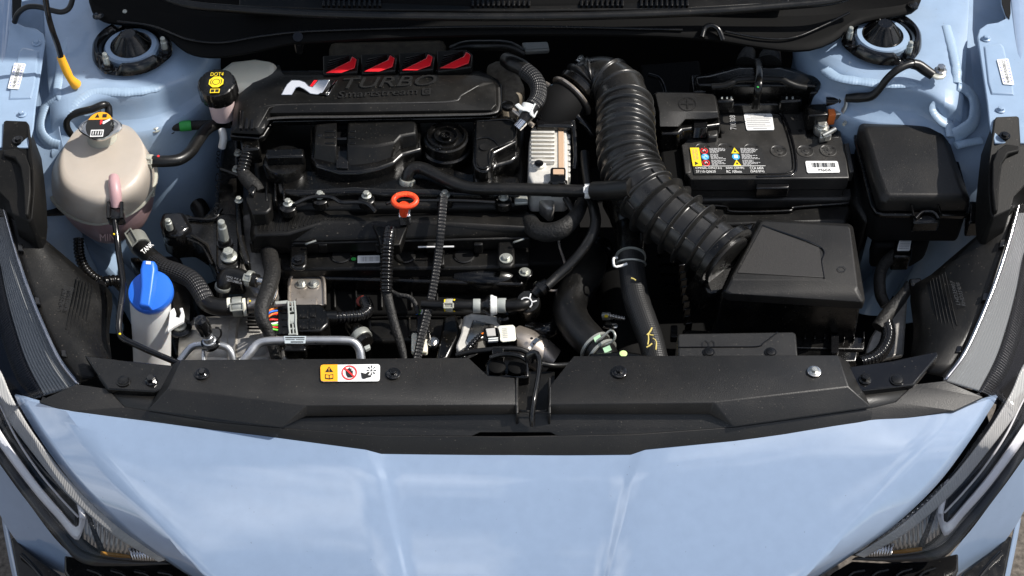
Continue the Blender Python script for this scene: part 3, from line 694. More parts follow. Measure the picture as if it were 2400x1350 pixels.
    # dark outer edge with teeth
    band('outer_rim', [(-40, 985), (0, 1050), (40, 1105), (90, 1172), (140, 1232), (195, 1290), (290, 1312), (392, 1316)], [(-46, 1008), (-8, 1074), (30, 1126), (78, 1192), (128, 1252), (190, 1318), (290, 1326), (400, 1322)], -.014, 'bezel', 60, 2)
    # clear lens over everything
    band('lens', [(-12, 405), (14, 497), (36, 577), (64, 662), (100, 752), (140, 837), (187, 902), (70, 930), (42, 940), (103, 1032), (180, 1135), (285, 1234), (396, 1310)],
         [(-160, 430), (-150, 520), (-140, 610), (-130, 700), (-120, 780), (-100, 860), (-80, 910), (-60, 950), (-40, 985), (30, 1125), (110, 1235), (200, 1320), (330, 1326)], .004, 'lens', 80, 6, solid=0, offB=-.010)
for s in (False, True): headlight(s)
# ================================================================== lock cover across the front
rc = thing('radiator_cover', 'long faceted matte black cover over the radiator crossmember with warning sticker', 'cover', (1190, 950, -.03))
T0, T1, T2 = .0, -.020, -.026
vs_, ix = [], {}
def v(k, x, y, z): ix[k] = len(vs_); vs_.append(P(x, y, z))
pl = [('a', 424, 843, T0), ('b', 1098, 838, T0), ('c', 1143, 880, T0), ('d', 1206, 885, T0), ('e', 1212, 948, T0), ('f', 718, 949, T0), ('g', 394, 911, T0),
      ('h', 1345, 834, T0), ('i', 1964, 832, T0), ('j', 1988, 906, T0), ('k', 1674, 943, T0), ('l', 1288, 947, T0), ('m', 1288, 905, T0),
      ('n', 347, 961, T1), ('o', 661, 1002, T1), ('p', 718, 976, T1 + .004), ('q', 1212, 972, T1 + .004), ('r', 1288, 972, T1 + .004), ('s', 1663, 972, T1 + .004), ('t', 1720, 1000, T1), ('u', 2042, 954, T1),
      ('w', 405, 853, T1), ('x', 1988, 847, T1)]
for r_ in pl: v(*r_)
fs = [[ix[c] for c in w] for w in ('abcdefg', 'hijklm', 'gfon', 'fpo', 'feqp', 'lksr', 'kjut', 'kts', 'agnw', 'ixuj')]
top = mesh('raised_panel', vs_, fs, 'cover', rc, ang=8)
q = top.modifiers.new('solidify', 'SOLIDIFY'); q.thickness = .003; q.offset = -1
q = top.modifiers.new('bevel', 'BEVEL'); q.width = .0025; q.segments = 2; q.limit_method = 'ANGLE'; q.angle_limit = rad(12)
# lower apron of the cover: flange with a front lip
crease = [(252, 912, T2 + .002), (292, 954, T2), (347, 963, T2), (500, 988, T2), (661, 1003, T2), (888, 1021, T2), (1186, 1023, T2), (1500, 1017, T2), (1720, 1001, T2), (1890, 978, T2), (2045, 956, T2), (2097, 943, T2), (2140, 902, T2 + .002)]
lip = [(92, 940, -.032), (157, 965, -.034), (357, 992, -.040), (500, 1010, -.042), (650, 1027, -.043), (862, 1053, -.046), (1186, 1066, -.051), (1510, 1052, -.046), (1720, 1032, -.043), (1847, 1017, -.042), (2040, 992, -.040), (2237, 962, -.034), (2303, 930, -.032)]
lip[5:6] = [(856, 1052, -.045), (894, 1063, -.050)]; lip[8:9] = [(1479, 1064, -.050), (1512, 1052, -.045)]
crease[5:6] = [(856, 1019, T2), (894, 1021, T2)]; crease[8:9] = [(1479, 1018, T2), (1512, 1016, T2)]
ends0 = [(179, 901, T2 + .004)]; 
rows = [[P(*p) for p in crease], [P(*p) for p in lip], [P(*p) + Vector((0, .001, -.005)) for p in lip], [P(*p) + Vector((0, .012, -.007)) for p in lip]]
n = len(crease); vv = [p for r_ in rows for p in r_]; ff = [(i * n + j, i * n + j + 1, (i + 1) * n + j + 1, (i + 1) * n + j) for i in range(3) for j in range(n - 1)]
k = len(vv); vv += [P(179, 901, T2 + .004), P(2213, 893, T2 + .004)]
ff += [(0, n, k), (n - 1, k + 1, 2 * n - 1)]
mesh('front_lip', vv, ff, 'cover', rc, solid=.002, bevel=.001, ang=14)
# floor between raised panel and crease
fl = [(252, 912, T2), (292, 954, T2), (347, 963, T2), (500, 988, T2), (661, 1003, T2), (888, 1021, T2), (1105, 1022, T2), (1125, 1013, T2), (1290, 1013, T2), (1308, 1022, T2), (1500, 1017, T2), (1720, 1001, T2), (1890, 978, T2), (2045, 956, T2), (2097, 943, T2), (2140, 902, T2), (2021, 914, T2), (1900, 930, T2), (1670, 955, T2), (1292, 955, T2), (1286, 962, T2), (1216, 962, T2), (1208, 955, T2), (720, 958, T2), (420, 925, T2), (363, 916, T2)]
mesh('middle_floor', [P(*p) for p in fl], [tuple(range(len(fl)))], 'cover', rc, solid=.002, ang=10)
# slot and recess floors
prism('handle_slot', [(1105, 1024), (1125, 1010), (1290, 1010), (1308, 1024)], T2 - .012, .004, 'deep', rc, bevel=.001)
prism('recess_floor', [(1130, 870), (1300, 870), (1300, 975), (1190, 975)], -.034, .003, 'matte', rc, bevel=.001)
for x in (1212, 1288): prism('recess_wall', [(x - 3, 884), (x + 3, 884), (x + 3, 968), (x - 3, 968)], -.001, .03, 'cover', rc, bevel=.001)
tube('recess_rim', [(1211, 892, .0), (1211, 952, -.001), (1217, 962, -.012), (1248, 964, -.014), (1282, 962, -.012), (1288, 952, -.001), (1289, 908, 0)], 2.6, 'cover', rc, seg=8)
for x, y, r_, m in ((474, 876, 17, 'gloss'), (922, 876, 17, 'gloss'), (1451, 872, 18, 'gloss'), (1908, 871, 16, 'steel')): 
    w = lathe_px('washer', x, y, .0015, [(r_, 0), (r_, 2), (r_ - 2, 3), (6, 3)], m, rc, seg=28); bolt(x, y, .003, 11, rc, m if m == 'gloss' else 'zinc', 'bolt')
d = Dec((751, 856, .0018), (891, 854, .0018), (890, 894, .0018), (752, 895, .0018))
st = d.rrect('warning_sticker', 'white', rc, .0006, .16, 3.4); st['label'] = 'orange and white fan warning sticker'
pts = [(u * .29, v_) for u, v_ in _rr(.04 / .29, .16)]; pts = [(min(u, .29), v_) for u, v_ in pts]
d.poly('orange_field', [(.0, .16), (.012, .04), (.045, 0), (.29, 0), (.29, 1), (.045, 1), (.012, .96), (0, .84)], 'orange', st, .0011)
d.poly('triangle', [(.145, .12), (.215, .46), (.075, .46)], 'ink', st, .0015); d.rect('mark', .139, .22, .151, .36, 'orange', st, .0018); d.rect('mark', .139, .39, .151, .43, 'orange', st, .0018)
d.poly('book', [(.075, .58), (.14, .62), (.15, .62), (.215, .58), (.215, .86), (.15, .90), (.14, .90), (.075, .86)], 'ink', st, .0015)
d.poly('page', [(.088, .64), (.136, .67), (.136, .84), (.088, .81)], 'orange', st, .0018); d.poly('page', [(.154, .67), (.202, .64), (.202, .81), (.154, .84)], 'orange', st, .0018)
d.annulus('prohibition_ring', .485, .5, .13, .43, .16, 'redprint', st, .0015)
d.poly('hand', [(.43, .60), (.425, .40), (.445, .40), (.45, .52), (.452, .26), (.47, .26), (.475, .48), (.478, .20), (.496, .20), (.5, .48), (.505, .25), (.522, .25), (.524, .52), (.53, .38), (.545, .38), (.545, .66), (.53, .78), (.46, .78)], 'ink', st, .0014)
d.poly('bar', [(.40, .28), (.415, .20), (.575, .72), (.56, .80)], 'redprint', st, .0018)
d.poly('hand', [(.68, .50), (.76, .58), (.80, .46), (.83, .52), (.80, .66), (.85, .68), (.86, .76), (.80, .80), (.74, .88), (.70, .84)], 'ink', st, .0015)
for a in range(8): 
    t = a * math.pi / 4; c_, s_ = math.cos(t), math.sin(t); u0, v0 = .86, .38
    d.poly('fan_blade', [(u0 + c_ * .02, v0 + s_ * .07), (u0 + c_ * .075 - s_ * .012, v0 + s_ * .27 + c_ * .04), (u0 + c_ * .085 + s_ * .010, v0 + s_ * .29 - c_ * .03)], 'ink', st, .0015)
d.disc('fan_hub', .86, .38, .014, .05, 'ink', st, .0016)
# corner plates with clips
for pts, m, lab, bl, cl in (([(198, 832), (300, 845), (425, 858), (400, 905), (363, 918), (252, 912)], 'smooth', 'smooth black corner plate left of the radiator cover', (355, 893), (290, 893)),
                        ([(1992, 858), (2090, 845), (2196, 822), (2200, 832), (2142, 902), (2021, 916), (1990, 900)], 'gloss', 'glossy black corner plate right of the radiator cover', (2027, 890), (2102, 891))):
    cp = thing('corner_plate', lab, 'plate', pts[0] + (-.03,)); prism('plate', pts, -.016, .012, m, cp, bevel=.002)
    bolt(*bl, -.0155, 15, cp, 'gloss' if m == 'smooth' else 'smooth', 'bolt'); hw('push_clip', 'clip', *cl, -.0155, 17, 'smooth', cp)
    e = pts[2:6] if m == 'smooth' else pts[3:7]
# ---- bonnet latch and its release lever
la = thing('hood_latch', 'black steel bonnet latch in the gap of the radiator cover', 'latch', (1190, 860, -.06))
prism('latch_plate', [(1138, 850), (1150, 832), (1238, 830), (1242, 884), (1140, 884)], -.018, .05, 'smooth', la, bevel=.003)
for x, y, w in ((1165, 862, 20), (1212, 862, 22)): lathe_px('pivot', x, y, -.012, [(w, 0), (w, 6), (w - 5, 9), (6, 10)], 'dull', la, seg=24)
tube('claw', [(1150, 838, -.005), (1180, 830, .004), (1215, 833, .006), (1236, 846, .0)], 6, 'smooth', la)
tube('cable', [(1070, 833, -.02), (1110, 824, -.012), (1165, 818, -.008), (1215, 818, -.008), (1243, 830, -.012)], 6.5, 'rubber', la)
tube('cable', [(1268, 852, -.02), (1300, 857, -.025), (1345, 854, -.04)], 7, 'rubber', la)
prism('cable_guide', [(1152, 815), (1180, 812), (1182, 835), (1154, 838)], -.004, .012, 'smooth', la, bevel=.002)
le = tag(tube('latch_lever', [(1240, 850, .0), (1243, 835, .008), (1258, 832, .012), (1264, 850, .011), (1262, 880, .010), (1256, 915, .008), (1250, 950, .004), (1247, 975, -.004), (1248, 996, -.014)], [10, 13, 14, 14, 13, 13, 13, 15, 13], 'gloss', flat=.5), 'bent black release lever hanging over the front cover', 'lever')
# ================================================================== cowl and seal at the windscreen
co = thing('cowl_panel', 'wide black plastic cowl panel under the windscreen', 'cowl', (1200, 60, .1))
fe = [(205, -20, .108), (212, 32, .10), (240, 49, .098), (266, 54, .098), (300, 56, .098), (335, 59, .097), (368, 71, .096), (396, 86, .095), (415, 105, .094), (436, 122, .094), (470, 132, .094), (510, 134, .094), (560, 127, .096), (640, 110, .100), (688, 98, .104), (720, 98, .106), (800, 93, .108), (1000, 84, .110), (1200, 79, .110), (1400, 80, .110), (1560, 83, .108), (1640, 90, .106), (1692, 94, .102), (1760, 106, .098), (1830, 117, .095), (1900, 120, .094), (1956, 97, .094), (1980, 76, .095), (2007, 55, .096), (2048, 45, .097), (2119, 36, .098), (2158, 22, .10), (2162, -25, .108)]
w = [P(*p) for p in fe]
r0 = [p + Vector((0, .003, -.010)) for p in w]; r2 = [p + Vector((0, .006, .004)) for p in w]
r3 = [P(p[0], min(p[1] - 22, 44 - abs(p[0] - 1190) * .022), p[2] + .004) for p in fe]
r4 = [P(p[0], min(p[1] - 38, 26 - abs(p[0] - 1190) * .03), p[2] + .016) for p in fe]
r5 = [P(p[0], -80, p[2] + .05) for p in fe]
rows = [[P(p[0], p[1], p[2]) + Vector((0, .05, -.014)) for p in fe], r0, w, r2, r3, r4, r5]
n = len(w); mesh('cowl_sheet', [p for r_ in rows for p in r_], [(i * n + j, i * n + j + 1, (i + 1) * n + j + 1, (i + 1) * n + j) for i in range(len(rows) - 1) for j in range(n - 1)], 'dull', co, sub=1, solid=.002)
for x, y in ((230, 38), (2140, 12)): hw('push_clip', 'clip', x, y, .106, 13, 'gloss', co)
tube('clip_boot', [(698, 86, .11), (700, 100, .09), (702, 120, .07)], [12, 12, 9], 'gloss', co)
tube('cowl_step', [(1645, 88, .112), (1652, 66, .118), (1668, 60, .12), (1684, 70, .116), (1694, 94, .106)], 7, 'smooth', co)
tube('edge_line', [(275, 50, .105), (360, 62, .104), (440, 92, .102), (520, 100, .102), (620, 84, .108), (760, 72, .114), (1190, 62, .118), (1600, 70, .114)], 3, 'smooth', co, seg=8)
tube('edge_line', [(1700, 74, .11), (1790, 90, .105), (1860, 88, .104), (1930, 60, .106), (1990, 30, .11)], 3, 'smooth', co, seg=8)
se = tag(tube('windscreen_seal', [(330, -40, .16), (420, 6, .145), (560, 22, .14), (760, 34, .138), (1000, 39, .137), (1200, 40, .137), (1400, 37, .137), (1640, 28, .138), (1830, 14, .14), (1960, 0, .145), (2060, -40, .16)], 10, 'rubber', None, seg=16), 'thick black rubber seal along the rear of the bay', 'seal')
lv = thing('windscreen_vent', 'black slotted air intake grille below the windscreen', 'grille', (1200, 5, .13))
prism('vent_panel', [(560, 14), (800, 22), (1200, 25), (1600, 20), (1850, 6), (1850, -70), (560, -70)], .128, .01, 'matte', lv, bevel=.002)
for x0, x1 in ((755, 905), (1105, 1255), (1360, 1475), (1500, 1620)):
    for i in range(int((x1 - x0) / 12)): 
        x = x0 + i * 12; prism('louvre', [(x, 12), (x + 6, 12), (x + 6, -18), (x, -18)], .1335, .005, 'smooth', lv, bevel=.0008)
# raised bonnet, held by the prop rod, above the frame
ho = thing('raised_hood', 'light blue bonnet raised on its prop above the engine bay', 'hood', Vector((0, .54, .14)))
def hood_pt(u, s, lift=0):
    w_ = .53 - .12 * s; y = .60 - .95 * s * math.cos(HA); z = .15 + .95 * s * math.sin(HA)
    nrm = Vector((0, math.sin(HA), math.cos(HA)))
    return Vector((u * w_, y, z)) + nrm * (lift + .05 * (1 - u * u) * (s * .3 + .5))
HA = rad(84)
for nm, lift, m in (('outer_skin', .03, 'paint'), ('inner_frame', .0, 'paint_bay')):
    rows = [[hood_pt(-1 + 2 * i / 10, j / 8, lift) for i in range(11)] for j in range(9)]
    grid(nm, rows, m, ho, sub=1, solid=.002)
# ================================================================== left side of the bay
Z = Vector((0, 0, 1))
def strut(x, y, z, s, lab):
    """strut mount: three-lobed black plate, blue well, ribbed black cap, three studs"""
    t = thing('strut_mount', lab, 'strut mount', (x, y, z), 'strut mounts')
    k = mpp(P(x, y, z)); c = P(x, y, z)
    r0, r1, ri = 88 * k, 70 * k, 64 * k
    angs = [rad(a) for a in s]
    n = 96; vv, ff = [], []
    def gap(a): return min(abs((a - b + math.pi) % (2 * math.pi) - math.pi) for b in angs)
    for i in range(n):
        a = 2 * math.pi * i / n; g_ = gap(a); h = .004 + .012 * max(0, min(1, (g_ - .26) / .16)); o = r0 * (1 + .05 * max(0, 1 - g_ / .3))
        d = Vector((math.cos(a), math.sin(a), 0))
        for r_, z_ in ((o + .003, 0), (o, h * .8), (o - .003, h), (r1 + .004, h), (r1, h * .75), (r1 - .003, 0)): vv.append(c + d * r_ + Z * z_)
    for i in range(n):
        for j in range(5): ff.append((i * 6 + j, ((i + 1) % n) * 6 + j, ((i + 1) % n) * 6 + j + 1, i * 6 + j + 1))
    mesh('mount_plate', vv, ff, 'gloss', t, ang=40)
    lathe('well_ring', c, [(ri, -.001), (ri, .006), (ri - .003, .010), (ri - .010, .010), (52 * k, .004), (50 * k, -.002), (10 * k, -.004)], 'paint_bay', t, seg=48)
    lathe('dust_cap', c, [(50 * k, .002), (50 * k, .008), (47 * k, .011), (44 * k, .010), (22 * k, .028), (16 * k, .031), (2 * k, .031)], 'smooth', t, seg=48)
    for i in range(10):
        a = 2 * math.pi * i / 10 + .15; d = Vector((math.cos(a), math.sin(a), 0))
        tube('cap_rib', [c + d * 42 * k + Z * .0115, c + d * 20 * k + Z * .0295], 1.8, 'smooth', t, seg=6)
    for a in angs:
        p = c + Vector((math.cos(a), math.sin(a), 0)) * (r0 - 4 * k)
        o = link('nut', hwmesh('nut', 'gloss'), t, p + Z * .004); q = 14 * k; o.scale = (q, q, q)
        o = link('stud', hwmesh('rod', 'zincgrey'), t, p + Z * .006); q = 14.5 * k; o.scale = (q, q, q * .95)
def hwmesh(style, m):
    if (style, m) not in _unit:
        me = unit(style).copy(); me.materials.append(M[m]); _unit[(style, m)] = me
    return _unit[(style, m)]
strut(310, 117, .0735, (105, 348, 240), 'strut mount with three studs on the left tower behind the coolant tank')
strut(2066, 93, .0735, (79, 192, 304), 'strut mount with three studs on the right tower behind the fuse box')
# prop rod
pr = thing('hood_prop', 'black bonnet prop rod with yellow grip standing on the left tower', 'prop rod', (178, 196, .07))
tube('rod', [(98, -60, .26), (112, 30, .19), (124, 75, .16), (135, 105, .138), (144, 138, .115)], [7, 7, 7, 7, 7], 'gloss', pr)
tube('grip', [(142, 133, .118), (150, 152, .105), (158, 170, .093), (164, 182, .085), (172, 192, .077), (178, 198, .070)], [9.5, 10, 10, 9, 11, 13], 'yellow', pr, seg=18)
# wiring at the left hinge
tag(tube('hinge_hose', [(34, 52, .095), (42, 32, .11), (62, 17, .12), (90, 16, .122), (120, 24, .12), (146, 28, .115), (164, 16, .115), (174, -20, .12)], 6.5, 'rubber'), 'thin black hose curling past the left bonnet hinge', 'hose')
# ---- coolant tank
ct = thing('coolant_tank', 'cream translucent coolant tank with pink fluid in the left of the bay', 'tank', (240, 460, -.16))
def blob(pts, z): return [(x, y, z) for x, y in pts]
def dense(pts, n=4):
    w_ = [Vector((x, y, 0)) for x, y in pts]; m_ = len(w_); out = []
    for i in range(m_):
        a, b, c, d = w_[i - 1], w_[i], w_[(i + 1) % m_], w_[(i + 2) % m_]
        for j in range(n):
            t = j / n; q = .5 * ((2 * b) + (c - a) * t + (2 * a - 5 * b + 4 * c - d) * t * t + (3 * b - a - 3 * c + d) * t ** 3); out.append((q.x, q.y))
    return out
fl = [(117, 425), (128, 468), (168, 506), (225, 524), (280, 512), (330, 482), (358, 440), (362, 398), (350, 362), (300, 338), (200, 340), (142, 362), (120, 392)]
md = [(124, 408), (138, 452), (176, 486), (228, 500), (280, 490), (330, 462), (358, 416), (362, 372), (346, 335), (300, 312), (200, 315), (148, 338), (128, 372)]
tp = [(131, 388), (140, 436), (176, 460), (232, 468), (288, 460), (338, 432), (356, 390), (360, 348), (340, 310), (296, 286), (205, 290), (158, 312), (138, 346)]
t2 = [(143, 376), (153, 420), (184, 440), (232, 447), (282, 440), (324, 414), (342, 378), (345, 344), (328, 310), (292, 288), (210, 290), (168, 310), (150, 342)]
t3 = [(150, 368), (158, 404), (188, 422), (234, 428), (276, 420), (310, 398), (328, 366), (332, 338), (320, 312), (290, 292), (214, 292), (178, 306), (158, 336)]
def mix(u): return [(a_[0] + (b_[0] - a_[0]) * u, a_[1] + (b_[1] - a_[1]) * u) for a_, b_ in zip(t3, fl)]
rings = [blob(dense(mix(u)), .036 - .082 * u ** 3.0) for u in (1, .94, .86, .76, .64, .5, .34, .17, 0)]
up_ = loft('upper_shell', rings, 'cream', ct, cap0=False, ang=60)
seam = dense(fl)
loft('seam_flange', [ring(seam, -.052, grow=.004), ring(seam, -.052, .001, .0055), ring(seam, -.052, .007, .0055), ring(seam, -.052, .008, .003)], 'flange', ct, bevel=.0008)
g1 = ring(seam, -.052); g2 = [p + Vector((0, 0, -.03)) for p in ring(seam, -.052, grow=-.004)]; g3 = ring(seam, -.052, -.065, -.016); g4 = ring(seam, -.052, -.085, -.04)
loft('lower_shell', [g1, g2, g3, g4], 'pinkfluid', ct, cap0=False, ang=60, sub=1)
for x, y, dx in ((119, 438, 10), (349, 428, -8)): prism('tab', rrect(x - 9, y - 14, x + 9, y + 12, 4), -.040, .02, 'flange', ct, bevel=.002)
lathe_px('neck', 240, 326, .034, [(36, 0), (34, 8), (31, 12), (30, 36)], 'flange', ct, seg=32)
cap_lobe = lambda t: 1 + .40 * abs(math.cos(t)) ** 9
cax = Vector((-.03, -.22, 1)).normalized()
cp = lathe_px('pressure_cap', 235, 298, .068, [(34, -8), (36, -6), (37, 0), (35, 3), (31, 4), (30, 2.5)], 'steel', ct, seg=72, lobes=cap_lobe, axis=cax)
cc_ = P(235, 298, .068) + cax * .0035; k = mpp(cc_) * 40; rx = Vector((1, 0, .03)) * k; ry = Vector((0, -1, -.22)) * k
d = Dec(cc_ - rx - ry, cc_ + rx - ry, cc_ + rx + ry, cc_ - rx + ry)
d.disc('cap_label', .5, .5, .40, .47, 'ink', cp, .001, 36)
d.disc('orange_segment', .5, .5, .39, .46, 'orange', cp, .0014, 20, 205, 335)
d.poly('triangle', [(.40, .10), (.47, .24), (.33, .24)], 'ink', cp, .0018); d.rect('book', .55, .12, .68, .24, 'ink', cp, .0018)
d.rect('pictogram', .28, .66, .66, .9, 'white', cp, .0016); d.rect('pictogram_field', .31, .70, .63, .86, 'ink', cp, .002)
for i in range(4): d.rect('steam_mark', .35 + i * .075, .72, .375 + i * .075, .84, 'white', cp, .0023)
d.poly('hand_mark', [(.50, .36), (.56, .30), (.60, .42), (.52, .50)], 'redprint', cp, .0018); d.poly('spanner_mark', [(.55, .40), (.80, .28), (.80, .34), (.62, .48)], 'white', cp, .0018)
d.text('1.4', .84, .42, .97, .52, 'zincgrey', cp, .0014)
tube('outlet', [(292, 372, .022), (320, 376, .022), (352, 378, .022)], [11, 11, 10], 'cream', ct)
tube('filler_boss', [(276, 372, .012), (296, 372, .024)], [16, 12], 'cream', ct)
pt_ = tube('sight_tube', [(267, 416, .040), (268, 430, .041), (271, 456, .034), (272, 484, .020)], [12, 14, 14, 13], 'pinktube', ct)
d = Dec((232, 538, -.077), (300, 536, -.077), (298, 556, -.094), (234, 558, -.094))
ln = d.text('MIN', .05, .05, .6, .9, mat('pink_emboss', (.66, .46, .45), .4), ct, .009)
d = Dec((100, 460, -.05), (140, 460, -.05), (140, 500, -.05), (100, 500, -.05))
prism('mount_foot', [(82, 472), (112, 466), (150, 486), (150, 500), (96, 502), (84, 494)], -.062, .006, 'matte', ct, bevel=.002)
lathe_px('grommet', 102, 480, -.06, [(14, 0), (14, 6), (10, 12), (3, 14)], 'gloss', ct, seg=24)
qc = thing('quick_connector', 'small black hose connector on the front of the coolant tank', 'connector', (268, 490, -.01))
prism('body', [(252, 480), (288, 478), (290, 508), (250, 510)], .022, .018, 'gloss', qc, bevel=.003)
for x in (254, 285): tube('tab', [(x, 474, .028), (x, 512, .022)], 4.5, 'gloss', qc, seg=8)
vh = thing('vent_hose', 'long thin black hose from coolant tank down past the blue cap', 'hose', (280, 700, -.05))
tube('hose', [(266, 500, .018), (272, 540, .008), (278, 590, -.004), (286, 645, -.01), (288, 680, -.012), (280, 740, -.02), (279, 775, -.026), (288, 793, -.03), (318, 808, -.032), (360, 827, -.034), (420, 852, -.036)], 7.5, 'gloss', vh)
for x, y, z in ((268, 549, .008), (281, 783, -.018)): lathe_px('yellow_mark', x, y, z, [(3, 0), (2.5, 2)], 'yprint', vh, seg=8)
# hoses at the tank
def clamp(name, a, b, r, m, lab=None, parent=None, tabs=True, wire=False):
    """spring clamp around a hose running from a to b (short segment)"""
    A, B = W(a), W(b); ax = (B - A).normalized(); L = (B - A).length; k = r * mpp(A)
    prof = [(k * .97, 0), (k * 1.10, 0), (k * 1.13, L * .08), (k * 1.13, L * .92), (k * 1.10, L), (k * .97, L)]
    t = parent
    o = lathe(name, A, prof, m, t, axis=ax, seg=32)
    if tabs:
        u = (CAM - A); u = u - ax * u.dot(ax); u.normalize(); v_ = ax.cross(u)
        if isinstance(tabs, (int, float)) and tabs is not True: u = (u * math.cos(rad(tabs)) + v_ * math.sin(rad(tabs))); v_ = ax.cross(u)
        c = A + u * k * 1.14
        for s in (-1, 1):
            pts = [c + v_ * s * k * .42 + ax * L * -.12, c + v_ * s * k * .42 + ax * L * 1.12]
            tube('clamp_ear', [p + u * .001 for p in pts], .0035 / mpp(A) * .5, m, o if parent is None or ORG.get(o.name) is None else o, seg=6) if False else None
        q = [c + v_ * -k * .4 - ax * L * .15, c + v_ * k * .4 - ax * L * .15, c + v_ * k * .4 + ax * L * 1.15, c - v_ * k * .4 + ax * L * 1.15]
        for i in range(4): tube('clamp_ear', [q[i], q[(i + 1) % 4]], 2.2, m, o, seg=6, step=.01)
    return o
uh = thing('tank_outlet_hose', 'black rubber hose running right from the coolant tank to the engine', 'hose', (440, 340, .01))
tube('hose', [(346, 378, .022), (385, 378, .020), (420, 374, .016), (446, 356, .012), (464, 330, .008), (486, 302, .004), (525, 284, -.005), (580, 272, -.02)], 14, 'rubber', uh)
clamp('hose_clamp', (345, 378, .022), (358, 379, .022), 15, 'flange', parent=uh)
lathe_px('red_mark', 371, 366, .036, [(3.5, 0), (3, 1)], 'redprint', uh, seg=8)
tag(tube('overflow_hose', [(168, 318, .02), (157, 296, .034), (160, 276, .046), (182, 264, .052), (215, 256, .056), (240, 246, .058), (252, 248, .052), (255, 266, .044), (254, 290, .03)], 9, 'rubber'), 'black hose looping behind the coolant tank cap', 'hose')
th = thing('tank_hose', 'braided black hose with TANK print curving from coolant tank to steel pipe', 'hose', (430, 650, -.1))
tube('hose', [(318, 556, -.085), (330, 578, -.082), (352, 602, -.078), (378, 622, -.076)], [20, 21, 21, 21], 'rubber', th)
tube('braided_sleeve', [(362, 612, -.078), (385, 628, -.074), (420, 640, -.072), (452, 658, -.072), (474, 690, -.076), (482, 706, -.08)], 22, 'braid', th, seg=20)
tube('elbow', [(474, 690, -.078), (484, 708, -.08), (505, 718, -.082), (535, 721, -.082), (582, 717, -.082)], 21, 'rubber', th, seg=20)
clamp('hose_clamp', (318, 557, -.085), (331, 580, -.082), 22, 'zincgrey', parent=th, tabs=20)
clamp('hose_clamp', (546, 720, -.082), (568, 718, -.082), 21, 'zincgrey', parent=th)
for x in (538, 574): clamp('cream_band', (x - 4, 720, -.082), (x + 4, 719, -.082), 19.5, 'ivory', parent=th, tabs=False)
d = Dec((326, 590, -.058), (352, 566, -.058), (362, 576, -.062), (336, 600, -.062)); d.text('TANK', .05, .1, .95, .9, 'white', th, .003)
sp = thing('coolant_pipe', 'bent steel coolant pipe joining two hoses left of the engine', 'pipe', (610, 700, -.09))
tube('pipe', [(570, 717, -.082), (600, 714, -.084), (628, 712, -.086)], 18, 'warmsteel', sp)
tube('branch', [(632, 640, -.07), (642, 660, -.072), (643, 685, -.078), (632, 712, -.086)], 8.5, 'steel', sp)
tube('nozzle', [(592, 656, -.066), (616, 660, -.068), (634, 668, -.07)], 9.5, 'steel', sp)
lathe_px('paint_dot', 586, 706, -.068, [(3, 0), (2, 2)], 'yprint', sp, seg=8)
bh = thing('bypass_hose', 'short bent black hose with white print beside the steel coolant pipe', 'hose', (540, 660, -.09))
tube('hose', [(522, 690, -.10), (524, 668, -.075), (530, 648, -.068), (548, 643, -.066), (575, 651, -.066), (604, 659, -.066)], [15, 17, 18, 18, 17, 16], 'rubber', bh, seg=20)
clamp('hose_clamp', (580, 652, -.066), (591, 655, -.066), 17.5, 'zincgrey', parent=bh)
clamp('hose_clamp', (522, 676, -.082), (523, 668, -.076), 17, 'zincgrey', parent=bh, tabs=False)
d = Dec((528, 644, -.044), (572, 655, -.044), (568, 667, -.05), (524, 656, -.05)); d.text('28237-2M800-3A', .2, .5, .98, .95, 'greyprint', bh, .002); d.text('VMQ: P K A', .1, .0, .9, .42, 'greyprint', bh, .002)
# ---- brake fluid reservoir
br = thing('brake_reservoir', 'ivory brake fluid reservoir with black DOT4 cap behind the coolant tank', 'reservoir', (540, 210, -.02))
prism('tank', [(500, 168), (540, 138), (600, 132), (650, 140), (645, 196), (570, 206), (512, 212)], .045, .06, 'ivory', br, bevel=.012, seg=3)
lathe_px('neck', 516, 226, .045, [(29, -60), (31, -10), (30, 16), (28, 30)], mat('pinkish_neck', (.62, .48, .47), .4, sss=.2), br, seg=32)
c = P(509, 200, .082); ax = Vector((-.03, -.10, 1)); k = mpp(c)
notch = lambda t: 1 - (.035 if (t * 10 / math.pi) % 2 < .5 else 0)
cp = lathe('cap', c, [(44 * k, -.020), (46 * k, -.018), (46 * k, .0), (44 * k, .005), (41 * k, .006), (38 * k, .0055)], 'smooth', br, axis=ax, seg=80, lobes=notch)
u, v_, a = frame(ax); cc_ = c + a.normalized() * .0062
rx = Vector((1, 0, .03)) * 40 * k; ry = Vector((0, -1, -.10)) * 40 * k
d = Dec(cc_ - rx - ry, cc_ + rx - ry, cc_ + rx + ry, cc_ - rx + ry)
d.text('DOT4', .30, .12, .68, .26, 'yprint', cp, .001); 
d.poly('octagon', [(.5 + .23 * math.cos(rad(22.5 + 45 * i)), .5 + .23 * math.sin(rad(22.5 + 45 * i))) for i in range(8)], 'yprint', cp, .001)
d.annulus('brake_symbol', .5, .5, .115, .115, .16, 'ink', cp, .0014)
for s in (-1, 1): d.poly('bracket_mark', [(.5 + s * .15 * math.cos(rad(a_)), .5 + .15 * math.sin(rad(a_))) for a_ in range(-40, 41, 10)] + [(.5 + s * .17 * math.cos(rad(a_)), .5 + .17 * math.sin(rad(a_))) for a_ in range(40, -41, -10)], 'ink', cp, .0014)
d.rect('book', .36, .77, .64, .93, 'yprint', cp, .001); d.rect('page', .385, .80, .485, .90, 'ink', cp, .0014); d.rect('page', .515, .80, .615, .90, 'ink', cp, .0014)
